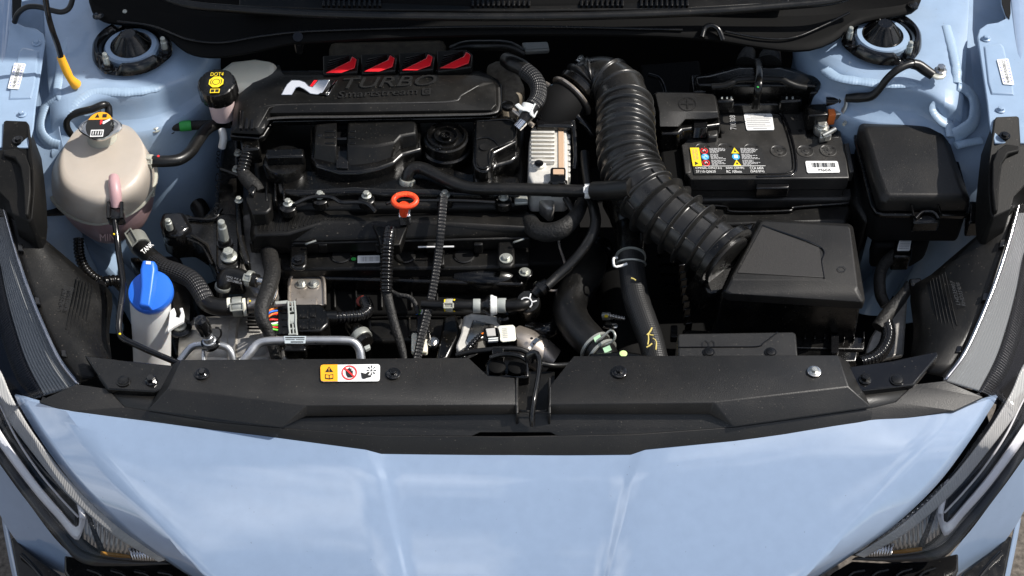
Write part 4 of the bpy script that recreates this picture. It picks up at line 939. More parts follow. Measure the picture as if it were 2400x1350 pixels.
# ---- earth cable with green tape
ec = thing('taped_cable', 'black cable with green tape bolted to the left inner wing', 'cable', (365, 303, .0))
tube('cable', [(384, 298, .002), (420, 296, .0), (470, 293, -.004), (540, 290, -.01)], [12, 11, 11, 11], 'tape', ec)
tube('green_tape', [(421, 296, .0), (448, 294, -.001)], 12.5, 'green', ec)
tube('lug', [(362, 303, .006), (385, 299, .003)], [8, 10], 'zincgrey', ec, flat=.5); bolt(365, 303, .008, 12, ec, 'zincgrey', 'flat')
tube('tail', [(400, 304, -.002), (404, 318, -.02), (398, 324, -.03)], 11, 'tape', ec)
bk = thing('wing_bracket', 'small grey bracket with black grommet under the taped cable', 'bracket', (375, 345, -.05))
prism('plate', [(350, 325), (392, 320), (396, 362), (356, 366)], -.04, .004, 'greyclip', bk, bevel=.001); lathe_px('grommet', 377, 342, -.038, [(13, 0), (12, 4), (5, 7)], 'gloss', bk, seg=24)
# ---- washer filler
wf = thing('washer_filler', 'milky washer filler neck with bright blue cap in front of the coolant tank', 'filler', (355, 820, -.2))
tube('neck', [(352, 700, -.046), (354, 740, -.075), (356, 800, -.118), (357, 880, -.178)], [47, 46, 44, 42], 'milk', wf, seg=36)
ax = Vector((-.05, -.36, 1)).normalized(); c = P(353, 684, -.026); k = mpp(c)
cp = lathe('cap', c, [(47 * k, -.012), (51 * k, -.010), (53 * k, -.003), (53 * k, .001), (50 * k, .005), (30 * k, .007), (2 * k, .008)], 'bluecap', wf, axis=ax, seg=48, ang=50)
A = [(340, 618, .0), (368, 620, .0), (371, 640, 0), (364, 690, 0), (357, 728, 0), (330, 724, 0), (336, 680, 0), (334, 640, 0)]
def capz(x, y): 
    dd = FW + RT * ((x - CX) / F) - UP * ((y - CY) / F); t = (c + ax * .006 - CAM).dot(ax) / dd.dot(ax); return CAM + dd * t
loft('handle', [[capz(x, y) - ax * .002 for x, y, _ in A], [capz(x, y) + ax * .012 for x, y, _ in A], [capz(353 + (x - 353) * .72, 672 + (y - 672) * .94) + ax * .015 for x, y, _ in A]], 'bluecap', cp, bevel=.002, seg=3)
loft('tip', [[capz(x, y) + ax * .0148 for x, y in ((350, 622), (361, 623), (360, 630), (349, 629))], [capz(x, y) + ax * .0158 for x, y in ((350, 622), (361, 623), (360, 630), (349, 629))]], 'whiteplastic', cp)
hk = [(398, 728, -.06), (408, 720, -.06), (412, 732, -.06), (410, 742, -.06), (420, 744, -.06), (424, 732, -.06), (420, 722, -.06), (428, 720, -.06), (432, 736, -.06), (430, 752, -.06), (408, 764, -.06), (392, 776, -.06)]
loft('hose_hook', [ring(hk), ring(hk, dz=-.006)], 'milk', wf, bevel=.0012)
# ---- engine mount
em = thing('engine_mount', 'black cast engine mount with tall stud left of the engine', 'mount', (480, 540, -.12))
prism('casting', [(392, 500), (440, 498), (470, 512), (500, 480), (520, 330), (560, 320), (562, 560), (566, 640), (505, 640), (480, 575), (445, 552), (400, 556), (376, 540), (378, 512)], -.07, .05, 'smooth', em, bevel=.006, seg=3)
prism('arm', [(380, 496), (430, 494), (450, 530), (420, 552), (385, 548), (372, 520)], -.062, .03, 'gloss', em, bevel=.006)
tube('rib', [(442, 512, -.066), (500, 513, -.066), (520, 490, -.064)], 4, 'smooth', em); tube('rib', [(440, 560, -.068), (474, 578, -.068), (498, 620, -.068)], 4, 'smooth', em)
d = Dec((508, 340, -.066), (522, 340, -.066), (516, 520, -.066), (500, 520, -.066)); d.text('(4) / AD 690', .1, .1, .9, .95, 'embossed', em, .004, turn=1)
prism('boss', rrect(506, 500, 562, 632, 16), -.062, .03, 'smooth', em, bevel=.006, seg=3)
hw('nut', 'nut', 527, 570, -.060, 17, 'gloss', em); hw('stud', 'rod', 527, 562, -.052, 21, 'zincgrey', em, h=1.0)
bolt(537, 602, -.060, 20, em, 'zincgrey', 'bolt', h=1.1); hw('nut', 'nut', 398, 540, -.060, 15, 'gloss', em); hw('stud', 'rod', 398, 536, -.05, 17, 'zincgrey', em, h=.6)
prism('lower_bracket', [(300, 600), (420, 596), (440, 640), (430, 780), (470, 830), (410, 830), (380, 700), (330, 640)], -.16, .04, 'smooth', em, bevel=.006)
bolt(421, 765, -.13, 16, em, 'zincgrey', 'bolt'); lathe_px('washer_plate', 422, 768, -.131, [(28, -4), (28, 0), (24, 1)], 'gloss', em, seg=24)
# corrugated conduits at left
tag(tube('wing_conduit', [(184, 560, -.09), (186, 595, -.10), (198, 628, -.11), (222, 652, -.115), (250, 662, -.118)], 13, 'smooth', None, corr=(.0052, .0016, .7)), 'black corrugated conduit below the coolant tank', 'conduit')
tag(tube('lamp_conduit', [(228, 668, -.105), (250, 660, -.10), (272, 658, -.105), (284, 670, -.12)], 14, 'smooth', None, corr=(.005, .0016, .7)), 'short black corrugated lead behind the left apron', 'conduit')
cn = tag(prism('lamp_plug', [(228, 654), (246, 650), (250, 676), (234, 682)], -.094, .02, 'gloss', bevel=.002), 'small black plug on the conduit behind the left headlight apron', 'plug')
tag(tube('rear_wing_hose', [(360, 470, -.16), (400, 456, -.15), (440, 462, -.15), (470, 490, -.16), (480, 530, -.18)], 20, 'rubber'), 'dark hose in the shade between coolant tank and engine mount', 'hose')
tag(prism('mount_damper', rrect(398, 620, 452, 770, 22), -.14, .10, 'gloss', bevel=.01, seg=3), 'glossy black block behind the washer filler hook', 'block')
# ================================================================== engine
eg = thing('engine_block', 'dark engine block and valve cover in the middle of the bay', 'engine', (900, 500, -.3))
wbox('block', -.36, .10, .12, .42, -.44, -.085, 'dull', eg)
# valve cover below the beauty cover
prism('valve_cover', [(590, 300), (650, 285), (1215, 278), (1232, 300), (1236, 470), (1180, 482), (640, 486), (600, 470)], -.028, .09, 'matte', eg, bevel=.008, seg=3)
prism('cover_dome', [(640, 400), (700, 392), (860, 398), (930, 372), (1000, 372), (1100, 400), (1220, 410), (1222, 455), (900, 452), (830, 448), (720, 455), (650, 452)], -.012, .03, 'smooth', eg, bevel=.008, seg=3)
for x in (622, 642, 662): prism('fin', [(x, 425), (x + 5, 425), (x + 6, 470), (x + 1, 470)], -.010, .03, 'smooth', eg, bevel=.002)
for x, y in ((675, 477), (750, 459), (859, 459), (1043, 457), (1180, 463)):
    lathe_px('bolt_boss', x, y + 6, -.016, [(20, -20), (19, -2), (16, 0)], 'smooth', eg, seg=24); bolt(x, y, -.0155, 12, eg, 'zincgrey', 'bolt')
tube('gasket_edge', [(690, 478, -.012), (730, 462, -.012), (775, 462, -.012), (800, 474, -.012), (840, 474, -.012), (862, 478, -.012), (880, 495, -.016)], 5, 'gloss', eg)
tube('gasket_edge', [(905, 478, -.012), (930, 470, -.012), (1000, 470, -.012), (1080, 470, -.012), (1160, 474, -.012)], 4, 'gloss', eg)
# oil filler cap
oc = thing('oil_filler_cap', 'round black oil filler cap with grip bar below the engine cover', 'cap', (668, 380, .0))
c = P(666, 376, .004); k = mpp(c)
lathe('cap', c, [(50 * k, -.02), (50 * k, -.002), (47 * k, .002), (30 * k, .003), (3 * k, .003)], 'smooth', oc, seg=40)
prism('grip', [(622, 348), (712, 346), (712, 366), (622, 368)], .022, .02, 'smooth', oc, bevel=.003)
# coil cover
cv = thing('coil_cover', 'faceted black plastic cover with a slot in front of the engine cover', 'cover', (850, 340, .02))
a = [(741, 292), (789, 288), (789, 338), (786, 342), (738, 338)]; b_ = [(815, 288), (968, 283), (975, 290), (975, 312), (940, 318), (926, 334), (900, 338), (880, 342), (813, 342)]
bot = [(736, 372), (742, 384), (812, 394)]
lo1 = [(738, 292), (790, 286), (790, 386), (786, 386), (734, 374)]; lo2 = [(814, 286), (972, 280), (980, 288), (980, 345), (938, 352), (920, 372), (885, 384), (850, 390), (813, 392)]
loft('left_block', [ring(a, .026), ring(lo1, .004)], 'matte', cv, bevel=.003)
loft('right_block', [ring(b_, .026), ring(lo2, .004)], 'matte', cv, bevel=.003)
base = [(728, 294), (984, 278), (990, 350), (945, 362), (925, 382), (885, 396), (840, 404), (795, 404), (738, 388), (726, 370)]
prism('base', base, .006, .03, 'smooth', cv, bevel=.004)
prism('slot_floor', [(788, 290), (816, 288), (816, 394), (788, 392)], .010, .006, 'gloss', cv, bevel=.001)
prism('latch_bar', [(786, 322), (814, 321), (814, 326), (786, 327)], .022, .01, 'gloss', cv, bevel=.001)
for y in (306, 320, 334):
    for x0, x1 in ((762, 786), (818, 834)): prism('rib', [(x0, y), (x1, y - 1), (x1, y + 2), (x0, y + 3)], .0275, .004, 'smooth', cv, bevel=.0006)
hw('screw', 'clip', 750, 317, .026, 6, 'gloss', cv)
# round vacuum cap
rd = thing('round_cap', 'round black cap with concentric rings right of the coil cover', 'cap', (1046, 330, .0))
c = P(1046, 322, .012); k = mpp(c)
lathe('cap', c, [(54 * k, -.03), (54 * k, -.004), (52 * k, .0), (47 * k, .001), (45 * k, .0055), (42 * k, .0055), (40 * k, .001), (30 * k, .001), (28 * k, .006), (25 * k, .006), (23 * k, .001), (13 * k, .001), (12 * k, .006), (9 * k, .006), (8 * k, .002), (4 * k, .003), (3 * k, .005), (1 * k, .005)], 'smooth', rd, seg=56, ang=30)
tube('clip', [(1024, 352, .012), (1036, 340, .016), (1030, 350, .014)], 4, 'gloss', rd)
lathe('lower_ring', c - Z * .022, [(60 * k, -.01), (60 * k, .004), (55 * k, .006)], 'smooth', rd, seg=40)
for x in (1062, 1076): prism('tooth', [(x, 357), (x + 8, 356), (x + 8, 364), (x, 364)], -.002, .008, 'smooth', rd, bevel=.001)
# stepped bracket box
sb = thing('stepped_cover', 'stepped black plastic cover with a round hole right of the round cap', 'cover', (1160, 340, .0))
o = [(1110, 280), (1116, 275), (1204, 274), (1211, 279), (1212, 332), (1160, 358), (1155, 372), (1152, 392), (1142, 402), (1126, 402), (1112, 394), (1107, 380)]
prism('shell', o, .024, .05, 'smooth', sb, bevel=.003)
i_ = [(1118, 284), (1202, 283), (1203, 328), (1150, 352), (1146, 386), (1136, 394), (1124, 392), (1116, 378)]
prism('recess', i_, .0252, .001, 'matte', sb, bevel=.0004)
tube('rim', [(x, y, .0255) for x, y in i_ + [i_[0]]], 2.2, 'smooth', sb, seg=8, step=.002)
tube('inner_rib', [(1116, 326, .0262), (1140, 322, .0262), (1160, 330, .0262), (1172, 346, .0262)], 2, 'smooth', sb, seg=8)
lathe_px('hole', 1135, 345, .0262, [(12, 0), (11, 1.5), (9, 1)], 'deep', sb, seg=24)
st2 = [(1160, 362), (1212, 338), (1219, 345), (1216, 366), (1200, 378), (1164, 388), (1156, 398), (1156, 425), (1146, 436), (1126, 436), (1112, 428), (1108, 400)]
prism('lower_step', st2, .004, .05, 'smooth', sb, bevel=.004)
# ---- beauty cover
ec_ = thing('engine_cover', 'black engine cover with TURBO lettering and four red fins', 'engine cover', (860, 230, .02))
O0 = [(542, 312), (552, 228), (562, 212), (580, 186), (655, 152), (660, 168), (1121, 166), (1150, 178), (1164, 190), (1171, 202), (1172, 252), (1160, 268), (1050, 270), (637, 277), (616, 312), (610, 316)]
O1 = [(556, 296), (560, 230), (570, 216), (584, 192), (656, 160), (664, 174), (1119, 172), (1146, 184), (1158, 194), (1163, 204), (1163, 244), (1150, 258), (1050, 259), (630, 265), (606, 296), (598, 300)]
O2 = [(598, 262), (580, 232), (588, 214), (598, 196), (660, 168), (668, 178), (1112, 177), (1128, 186), (1134, 194), (1104, 208), (1080, 224), (1054, 236), (1040, 238), (646, 247), (630, 252), (614, 258)]
loft('shell', [ring(O0, .018), ring(O0, .030), ring(O1, .040), ring(O2, .0475)], 'matte', ec_, cap0=False, bevel=.0025)
lipo = [(538, 318), (556, 222), (578, 182), (655, 148), (662, 164), (1124, 162), (1168, 186), (1177, 200), (1177, 258), (1164, 275), (640, 284), (620, 318), (606, 324)]
prism('skirt', lipo, .020, .010, 'smooth', ec_, bevel=.002)
for i in range(3): prism('slot', [(563 + i * 13, 258), (571 + i * 13, 258), (568 + i * 13, 300), (560 + i * 13, 300)], .0442 - i * .0002, .006, 'gloss', ec_, bevel=.0008)
tube('front_lip', [(598, 303, .034), (616, 298, .034), (640, 277, .034), (840, 273, .034), (1050, 269, .034), (1150, 265, .034), (1168, 250, .034), (1168, 206, .034)], 4.2, 'edge', ec_, seg=8, flat=.5)  # bright sheen along the lip, put in as a lighter grey strip
tube('crease', [(582, 226, .0465), (606, 254, .0468), (646, 246, .0470), (840, 242, .0470), (1050, 238, .0470), (1082, 222, .0470), (1130, 194, .0468)], 2.4, 'edge', ec_, seg=8, flat=.4)  # soft highlight on the plateau crease, painted as a thin grey line
# fins
fin = [(763, 171), (820, 143), (825, 132), (836, 139), (831, 160), (800, 171)]
for i, (dx, dy) in enumerate(((0, 0), (89, -3), (178, -6), (267, -11))):
    blk = [(756 + dx, 130 + dy), (826 + dx, 126 + dy), (842 + dx, 138 + dy), (838 + dx, 168 + dy), (758 + dx, 174 + dy * .6)]
    bk_ = prism('fin_block', blk, .0515, .03, 'matte', ec_, bevel=.002)
    for j in range(5): tube('block_rib', [(764 + dx + j * 2, 166 + dy - j * 6, .0522), (818 + dx - j * 0, 142 + dy - j * 2.6, .0522)], 1.1, 'smooth', bk_, seg=6, step=.02)
    rf = loft('red_fin', [[P(x + dx, y + dy, .0510) for x, y in fin], [P(x + dx, y + dy, .0555 + (.004 if y < 150 else 0)) for x, y in fin]], 'red', ec_, bevel=.0012)
# lettering, raised
d = Dec((800, 186, .0477), (1024, 177, .0477), (1022, 201, .0477), (800, 210, .0477))
d.text('TURBO', .0, .0, 1, 1, 'embossed', ec_, .0022, slant=.06, thick=.002)
d = Dec((794, 216, .0477), (980, 208, .0477), (979, 222, .0477), (793, 231, .0477)); d.text('Smartstream', 0, 0, 1, 1, 'embossed', ec_, .0018, slant=.02, thick=.0016)
d = Dec((990, 209, .0477), (1011, 208, .0477), (1010, 223, .0477), (989, 224, .0477)); gb = d.rrect('letter_badge', 'embossed', ec_, .0018, .15, 1, .0016); d.text('G', .2, .15, .8, .85, 'matte', gb, .0024)
# emblem: tilted N with chrome bands
em_ = [(658, 223), (672, 197), (683, 187), (702, 187), (716, 192), (724, 201), (732, 203), (745, 187), (774, 186), (754, 221), (742, 222), (727, 220), (712, 209), (701, 204), (694, 206), (684, 223)]
N = lambda pts, z: [P(x, y, z) for x, y in pts]
loft('emblem', [N(em_, .0476), [P(x, y, .0492 + (223 - y) / 36 * .0085) for x, y in em_]], 'chrome', ec_, bevel=.0016, seg=3)
loft('emblem_slash', [N([(747, 221), (766, 187), (783, 187), (764, 222)], .0478), N([(747, 221), (766, 187), (783, 187), (764, 222)], .0505)], 'gloss', ec_, bevel=.0008)
loft('emblem_edge', [N([(764, 223), (772, 205), (785, 190), (792, 188), (780, 206), (770, 223)], .0478), N([(764, 223), (772, 205), (785, 190), (792, 188), (780, 206), (770, 223)], .0510)], 'chrome', ec_, bevel=.0008)
loft('emblem_red', [N([(725, 203), (736, 188), (746, 188), (735, 203)], .0505), N([(725, 203), (736, 188), (746, 188), (735, 203)], .0517)], 'red', ec_, bevel=.0004)
# ---- breather hose across the engine
bh_ = thing('breather_hose', 'long black breather hose crossing the engine to the air intake', 'hose', (1150, 440, .0))
tube('hose', [(952, 436, -.02), (955, 412, -.004), (968, 395, .004), (988, 394, .005), (1012, 404, .004), (1050, 424, .002), (1085, 437, .0), (1120, 442, .0), (1200, 443, .002), (1300, 446, .004), (1384, 448, .006), (1410, 447, .008)], [13, 14, 15, 15, 15, 15, 15, 15, 15, 15, 15, 15], 'rubber', bh_, seg=18)
clamp('hose_clamp', (1370, 448, .006), (1383, 448, .006), 15.5, 'white', parent=bh_, tabs=-10)
clamp('hose_clamp', (952, 432, -.016), (954, 420, -.008), 15, 'zincgrey', parent=bh_, tabs=60)
lathe_px('flange', 954, 440, -.022, [(28, -3), (28, 2), (16, 4), (14, 10)], 'matte', bh_, seg=32)
# ---- dipstick
dp = thing('dipstick', 'red-orange ring handle of the oil dipstick', 'dipstick', (947, 500, -.03))
c = P(949, 470, .012); k = mpp(c); vv = []
ring_pts = [c + (Vector((1, 0, 0)) * math.cos(t) * 27 * k + Vector((0, .98, .15)) * math.sin(t) * 19 * k) for t in [2 * math.pi * i / 40 for i in range(41)]]
tube('ring_handle', ring_pts, 6.5, 'dip', dp, seg=12, step=.002)
d = Dec((927, 452, .0195), (971, 451, .0195), (971, 459, .0195), (927, 460, .0195)); d.text('ENGINE OIL', .05, .1, .95, .9, mat('dip_emboss', (.95, .16, .05), .4), dp, .0006)
tube('stem', [(948, 480, .006), (947, 492, -.004), (946, 502, -.014)], [13, 11, 10], 'dip', dp)
prism('stop', [(934, 488), (962, 487), (962, 506), (934, 507)], -.014, .02, 'chromesoft', dp, bevel=.002)
# ---- wiring duct cover in front of the valve cover
wd_ = thing('wiring_duct', 'long faceted black wiring duct along the front of the engine', 'duct', (920, 540, -.06))
R0 = [(585, 548), (590, 490), (640, 478), (812, 478), (838, 494), (902, 496), (1100, 489), (1236, 492), (1243, 504), (1243, 548), (980, 556), (700, 560), (676, 566), (590, 566)]
R1 = [(596, 544), (602, 500), (645, 490), (806, 490), (832, 506), (905, 507), (1102, 500), (1228, 503), (1234, 512), (1234, 534), (975, 519), (760, 521), (676, 548), (600, 552)]
loft('upper_shell', [ring(R0, -.050, -.018), ring(R0, -.050), ring(R1, -.036)], 'matte', wd_, bevel=.003)
band_ = [(604, 545), (612, 505), (650, 496), (802, 496), (830, 510), (905, 511), (1102, 505), (1140, 505), (1150, 513), (975, 515), (758, 517), (672, 545)]
for i in range(34):
    x = 612 + i * 9.4
    y0 = 505 if x < 806 else 512; y1 = 540 if x < 680 else (538 - (x - 680) * .27 if x < 760 else 515)
    if y1 - y0 > 3: tube('texture_rib', [(x + 6, y0, -.0355), (x - 4, y1, -.0355)], 1.3, 'matte', wd_, seg=6, step=.02)
prism('left_tower', [(577, 455), (600, 448), (637, 452), (637, 488), (625, 499), (590, 500), (578, 470)], -.012, .05, 'matte', wd_, bevel=.003)
prism('front_wall', [(584, 562), (700, 562), (980, 556), (1243, 550), (1243, 558), (980, 564), (700, 570), (584, 570)], -.055, .022, 'matte', wd_, bevel=.002)
for x in (600, 668, 745, 880, 1000, 1110): prism('wall_step', [(x, 566), (x + 22, 566), (x + 22, 574), (x, 574)], -.058, .018, 'matte', wd_, bevel=.002)
fl_ = [(872, 526), (893, 532), (930, 532), (958, 522), (946, 552), (938, 574), (892, 574), (884, 548)]
loft('conduit_clip', [ring(fl_, -.040, -.02), ring(fl_, -.036)], 'matte', wd_, bevel=.002)
# brackets on its front edge
for x, y, m, bm_ in ((699, 600, 'smooth', 'gloss'), (1186, 596, 'matte', 'smooth')):
    bt = thing('duct_bracket', 'black bolted bracket at the %s end of the wiring duct' % ('left' if x < 900 else 'right'), 'bracket', (x, y, -.07))
    prism('plate', [(x - 20, y - 34), (x + 20, y - 40), (x + 21, y + 20), (x + 12, y + 30), (x - 12, y + 30), (x - 20, y + 22)], -.062, .006, m, bt, bevel=.003)
    bolt(x, y + 10, -.061, 16, bt, bm_ if x < 900 else 'zincgrey', 'flat')
    tube('wire_tip', [(x + 18, y - 28, -.054), (x + 24, y - 30, -.05), (x + 42, y - 36, -.048)], 2.4, 'zincgrey', bt, seg=6)
# ---- intake manifold
im = thing('intake_manifold', 'black plastic intake manifold with runners below the wiring duct', 'manifold', (940, 640, -.2))
prism('upper_rail', [(640, 578), (1240, 570), (1242, 622), (1100, 628), (660, 632), (640, 612)], -.082, .05, 'matte', im, bevel=.004)
prism('lower_rail', [(655, 628), (1210, 622), (1240, 640), (1225, 668), (660, 650)], -.098, .03, 'smooth', im, bevel=.004)
for x in (800, 1088, 950): lathe_px('port', x, 598, -.0815, [(26, 0), (26, 2), (23, 3), (22, 1)], 'smooth', im, seg=32); 
for x in (800, 1088, 950): lathe_px('port_hole', x, 598, -.0805, [(22, 0), (21, 1)], 'deep', im, seg=32)
wbox('runner_block', -.27, .04, .06, .14, -.40, -.125, 'dull', im)
for i, x in enumerate((780, 830, 890, 960, 1020)): prism('runner_rib', [(x, 648), (x + 6, 648), (x + 8, 720), (x + 2, 720)], -.118, .02, 'matte', im, bevel=.002)
tube('runner', [(1070, 650, -.11), (1130, 656, -.108), (1190, 658, -.115), (1225, 670, -.14)], [30, 32, 32, 26], 'smooth', im, seg=20)
prism('plenum', [(860, 690), (900, 672), (1060, 676), (1090, 700), (1090, 760), (1060, 800), (860, 800)], -.135, .06, 'matte', im, bevel=.006)
for y in (710, 745): tube('plenum_rib', [(870, y, -.132), (960, y - 3, -.131), (1080, y - 2, -.132)], 2.6, 'matte', im, seg=6)
for x in (960, 1000): tube('plenum_rib', [(x, 685, -.132), (x, 790, -.132)], 2.6, 'matte', im, seg=6)
lathe_px('bolt_seat', 1230, 638, -.09, [(18, -8), (18, 0), (12, 3)], 'gloss', im, seg=24); bolt(1230, 638, -.085, 14, im, 'zincgrey', 'flat')
d = Dec((838, 600, -.0812), (890, 599, -.0812), (890, 616, -.0812), (838, 617, -.0812)); s_ = d.rrect('barcode_label', 'white', im, .0008, .1, 3); d.bars('barcode', .15, .2, .98, .85, 'greyprint', s_, .0012, n=26)
d = Dec((822, 603, -.0812), (836, 603, -.0812), (836, 613, -.0812), (822, 613, -.0812)); d.disc('green_mark', .5, .5, .45, .4, 'green', im, .001, 9)
tube('edge_highlight', [(645, 582, -.08), (900, 580, -.08), (1238, 574, -.08)], 2.5, 'smooth', im, seg=6)
# ---- conduits and cables in front of the engine
cc1 = thing('corrugated_conduit', 'thick black corrugated conduit hanging from the wiring duct', 'conduit', (905, 680, -.08))
tube('conduit', [(914, 540, -.036), (911, 560, -.030), (908, 590, -.040), (906, 630, -.055), (905, 684, -.075)], [14, 16, 16, 16, 16], 'gloss', cc1, corr=(.0052, .0016, .7), seg=18)
tube('taped_tail', [(905, 680, -.076), (914, 720, -.09), (926, 765, -.105), (940, 810, -.12), (950, 850, -.13)], [12, 11, 11, 10, 8], 'tape', cc1)
tube('branch', [(918, 684, -.08), (935, 692, -.082), (958, 696, -.085), (972, 710, -.09), (980, 735, -.10)], 6, 'tape', cc1)
tag(tube('braided_cable', [(1040, 462, .0), (1038, 480, -.004), (1033, 540, -.024), (1028, 590, -.045), (1018, 660, -.068), (1003, 730, -.09), (988, 790, -.105), (976, 850, -.12)], [9, 10, 10, 9.5, 9.5, 10, 10, 10], 'braid'), 'slim braided black cable running down in front of the engine', 'cable')
wt = thing('white_wire_clip', 'thin white wire clip under the wiring duct', 'clip', (1020, 578, -.06))
tube('bar', [(980, 579, -.058), (1064, 578, -.058)], 2, 'wirewhite', wt, seg=6); prism('seat', [(1016, 584), (1042, 584), (1042, 620), (1016, 622)], -.07, .01, 'matte', wt, bevel=.002)
tag(tube('taped_harness', [(1240, 520, -.045), (1255, 538, -.04), (1285, 545, -.036), (1318, 536, -.03), (1345, 512, -.028), (1362, 482, -.03), (1372, 450, -.035)], [22, 22, 23, 22, 18, 15, 12], 'tape', None, seg=18), 'thick cloth-taped wiring harness curving off the duct end', 'harness')
lathe_px('harness_sleeve', 1244, 520, -.045, [(2, 0), (1, 1)], 'smooth', wd_, seg=6)
tag(tube('left_taped_harness', [(628, 575, -.075), (634, 610, -.07), (638, 640, -.062), (628, 680, -.058), (614, 720, -.06), (615, 750, -.068), (630, 780, -.085), (650, 850, -.12)], [20, 20, 20, 19, 18, 16, 14, 12], 'tape', None, seg=16), 'cloth-taped wiring harness running down beside the bent steel pipe', 'harness')
# corrugated left loom at the engine corner
lm = thing('corner_loom', 'black corrugated loom at the left rear corner of the engine', 'loom', (575, 380, .0))
tube('conduit', [(583, 342, .014), (578, 362, .006), (573, 385, -.002), (567, 405, -.008)], 16, 'gloss', lm, corr=(.0055, .0018, .7), seg=18)
prism('plug', [(562, 322), (606, 318), (610, 348), (566, 352)], .018, .03, 'smooth', lm, bevel=.003)
tube('taped_part', [(566, 402, -.008), (580, 420, -.012), (596, 436, -.016), (608, 452, -.02)], [15, 18, 18, 16], 'tape', lm)
tube('tie', [(516, 396, -.004), (540, 404, -.006), (560, 412, -.008)], 4, 'smooth', lm, seg=8)
prism('tie_head', [(590, 428), (604, 438), (592, 456), (580, 446)], -.004, .02, 'smooth', lm, bevel=.003)
# aluminium side of the engine with bolts, and side plate
es = thing('timing_case', 'bare aluminium timing case at the left end of the engine', 'case', (590, 600, -.2))
prism('casting', [(552, 500), (600, 492), (640, 580), (650, 680), (600, 690), (560, 640)], -.088, .14, 'alu', es, bevel=.008)
prism('lower_casting', [(530, 690), (640, 690), (660, 800), (640, 850), (540, 850), (520, 760)], -.15, .16, 'alu', es, bevel=.01)
pts = [(552, 470), (562, 468), (568, 500), (572, 560), (584, 600), (586, 616), (574, 616), (562, 590), (553, 540)]
prism('side_plate', pts, -.05, .02, 'smooth', es, bevel=.004)
for x, y in ((558, 360), (554, 398), (560, 470)): bolt(x, y, -.03, 10, es, 'zincgrey', 'bolt')
tag(tube('white_taped_lead', [(520, 305, -.0), (524, 322, -.004), (520, 345, -.02)], [9, 9, 9], 'milk'), 'short white printed sleeve left of the engine cover', 'sleeve')
# ---- steel bracket and plug block
sbk = thing('steel_bracket', 'rounded bare steel bracket with two hex bolts below the manifold', 'bracket', (718, 700, -.12))
o = [(678, 715), (678, 662), (684, 648), (698, 641), (740, 641), (754, 648), (760, 662), (762, 715)]
loft('plate', [ring(o, -.100, -.004), ring(o, -.100)], 'warmsteel', sbk, bevel=.0015)
tube('rolled_edge', [(x, y, -.098) for x, y in o], 3.6, 'warmsteel', sbk, seg=8)
for x in (706, 735): bolt(x, 666, -.099, 14, sbk, 'zinc', 'flat', h=1.2)
prism('tab', [(694, 698), (742, 697), (744, 720), (692, 720)], -.098, .003, 'warmsteel', sbk, bevel=.001)
pc = thing('wiring_plug', 'large black wiring plug with grey lever and coloured wires', 'plug', (710, 745, -.1))
prism('socket', [(648, 715), (682, 712), (684, 782), (650, 784)], -.082, .03, 'smooth', pc, bevel=.002)
prism('housing', [(690, 712), (752, 711), (771, 730), (771, 758), (752, 776), (690, 778)], -.076, .04, 'smooth', pc, bevel=.003)
for x0, y0, x1, y1 in ((700, 722, 722, 744), (726, 718, 740, 742), (726, 746, 740, 770), (700, 748, 722, 770)): prism('housing_rib', rrect(x0, y0, x1, y1, 2), -.0745, .004, 'smooth', pc, bevel=.0008)
for i in range(3): prism('socket_rib', [(660, 728 + i * 16), (678, 727 + i * 16), (678, 732 + i * 16), (660, 733 + i * 16)], -.0805, .004, 'gloss', pc, bevel=.0006)
lv_ = [(674, 706), (692, 704), (694, 786), (678, 788)]
tube('lever_rail', [(675, 707, -.070), (677, 740, -.068), (677, 760, -.068), (680, 787, -.072)], 2.6, 'greyclip', pc, seg=8); tube('lever_rail', [(690, 706, -.070), (693, 740, -.068), (693, 760, -.068), (696, 786, -.072)], 2.6, 'greyclip', pc, seg=8)
for y in (709, 720, 731, 744, 758, 771, 784): tube('lever_rung', [(676, y, -.070), (694, y - 1, -.070)], 2.2, 'greyclip', pc, seg=6)
tube('lever_rung', [(684, 709, -.070), (686, 731, -.069)], 2, 'greyclip', pc, seg=6); tube('lever_rung', [(686, 760, -.069), (688, 784, -.070)], 2, 'greyclip', pc, seg=6)
prism('lever_hub', [(678, 736), (692, 735), (692, 754), (679, 755)], -.068, .006, 'greyclip', pc, bevel=.001)
prism('lever_foot', [(643, 706), (674, 703), (676, 710), (645, 713)], -.07, .006, 'greyclip', pc, bevel=.001)
for i, (m_, y0, y1) in enumerate((('wireorange', 738, 722), ('wireblue', 742, 728), ('wirered', 748, 736), ('wireorange', 752, 733), ('wirered', 756, 750), ('wirewhite', 757, 756), ('wiregreen', 754, 762), ('wirered', 757, 768), ('wiregreen', 760, 774))):
    tube('wire', [(621 + (i % 3) * 2, y0 + 0, -.082), (634, (y0 + y1) / 2 + (3 if i > 4 else -4), -.078), (652, y1, -.084)], 2.5, m_, pc, seg=8)
tube('conduit', [(768, 744, -.085), (790, 744, -.086), (820, 742, -.09), (848, 738, -.094), (862, 725, -.10), (856, 706, -.11)], [13, 15, 15, 15, 15, 15], 'gloss', pc, corr=(.0052, .0015, .7), seg=18)
tube('collar', [(766, 744, -.085), (790, 744, -.086)], 18, 'smooth', pc)
lathe_px('red_seal', 850, 706, -.115, [(15, -3), (15, 3), (12, 4)], mat('rust_seal', (.22, .03, .02), .6), pc, seg=24)
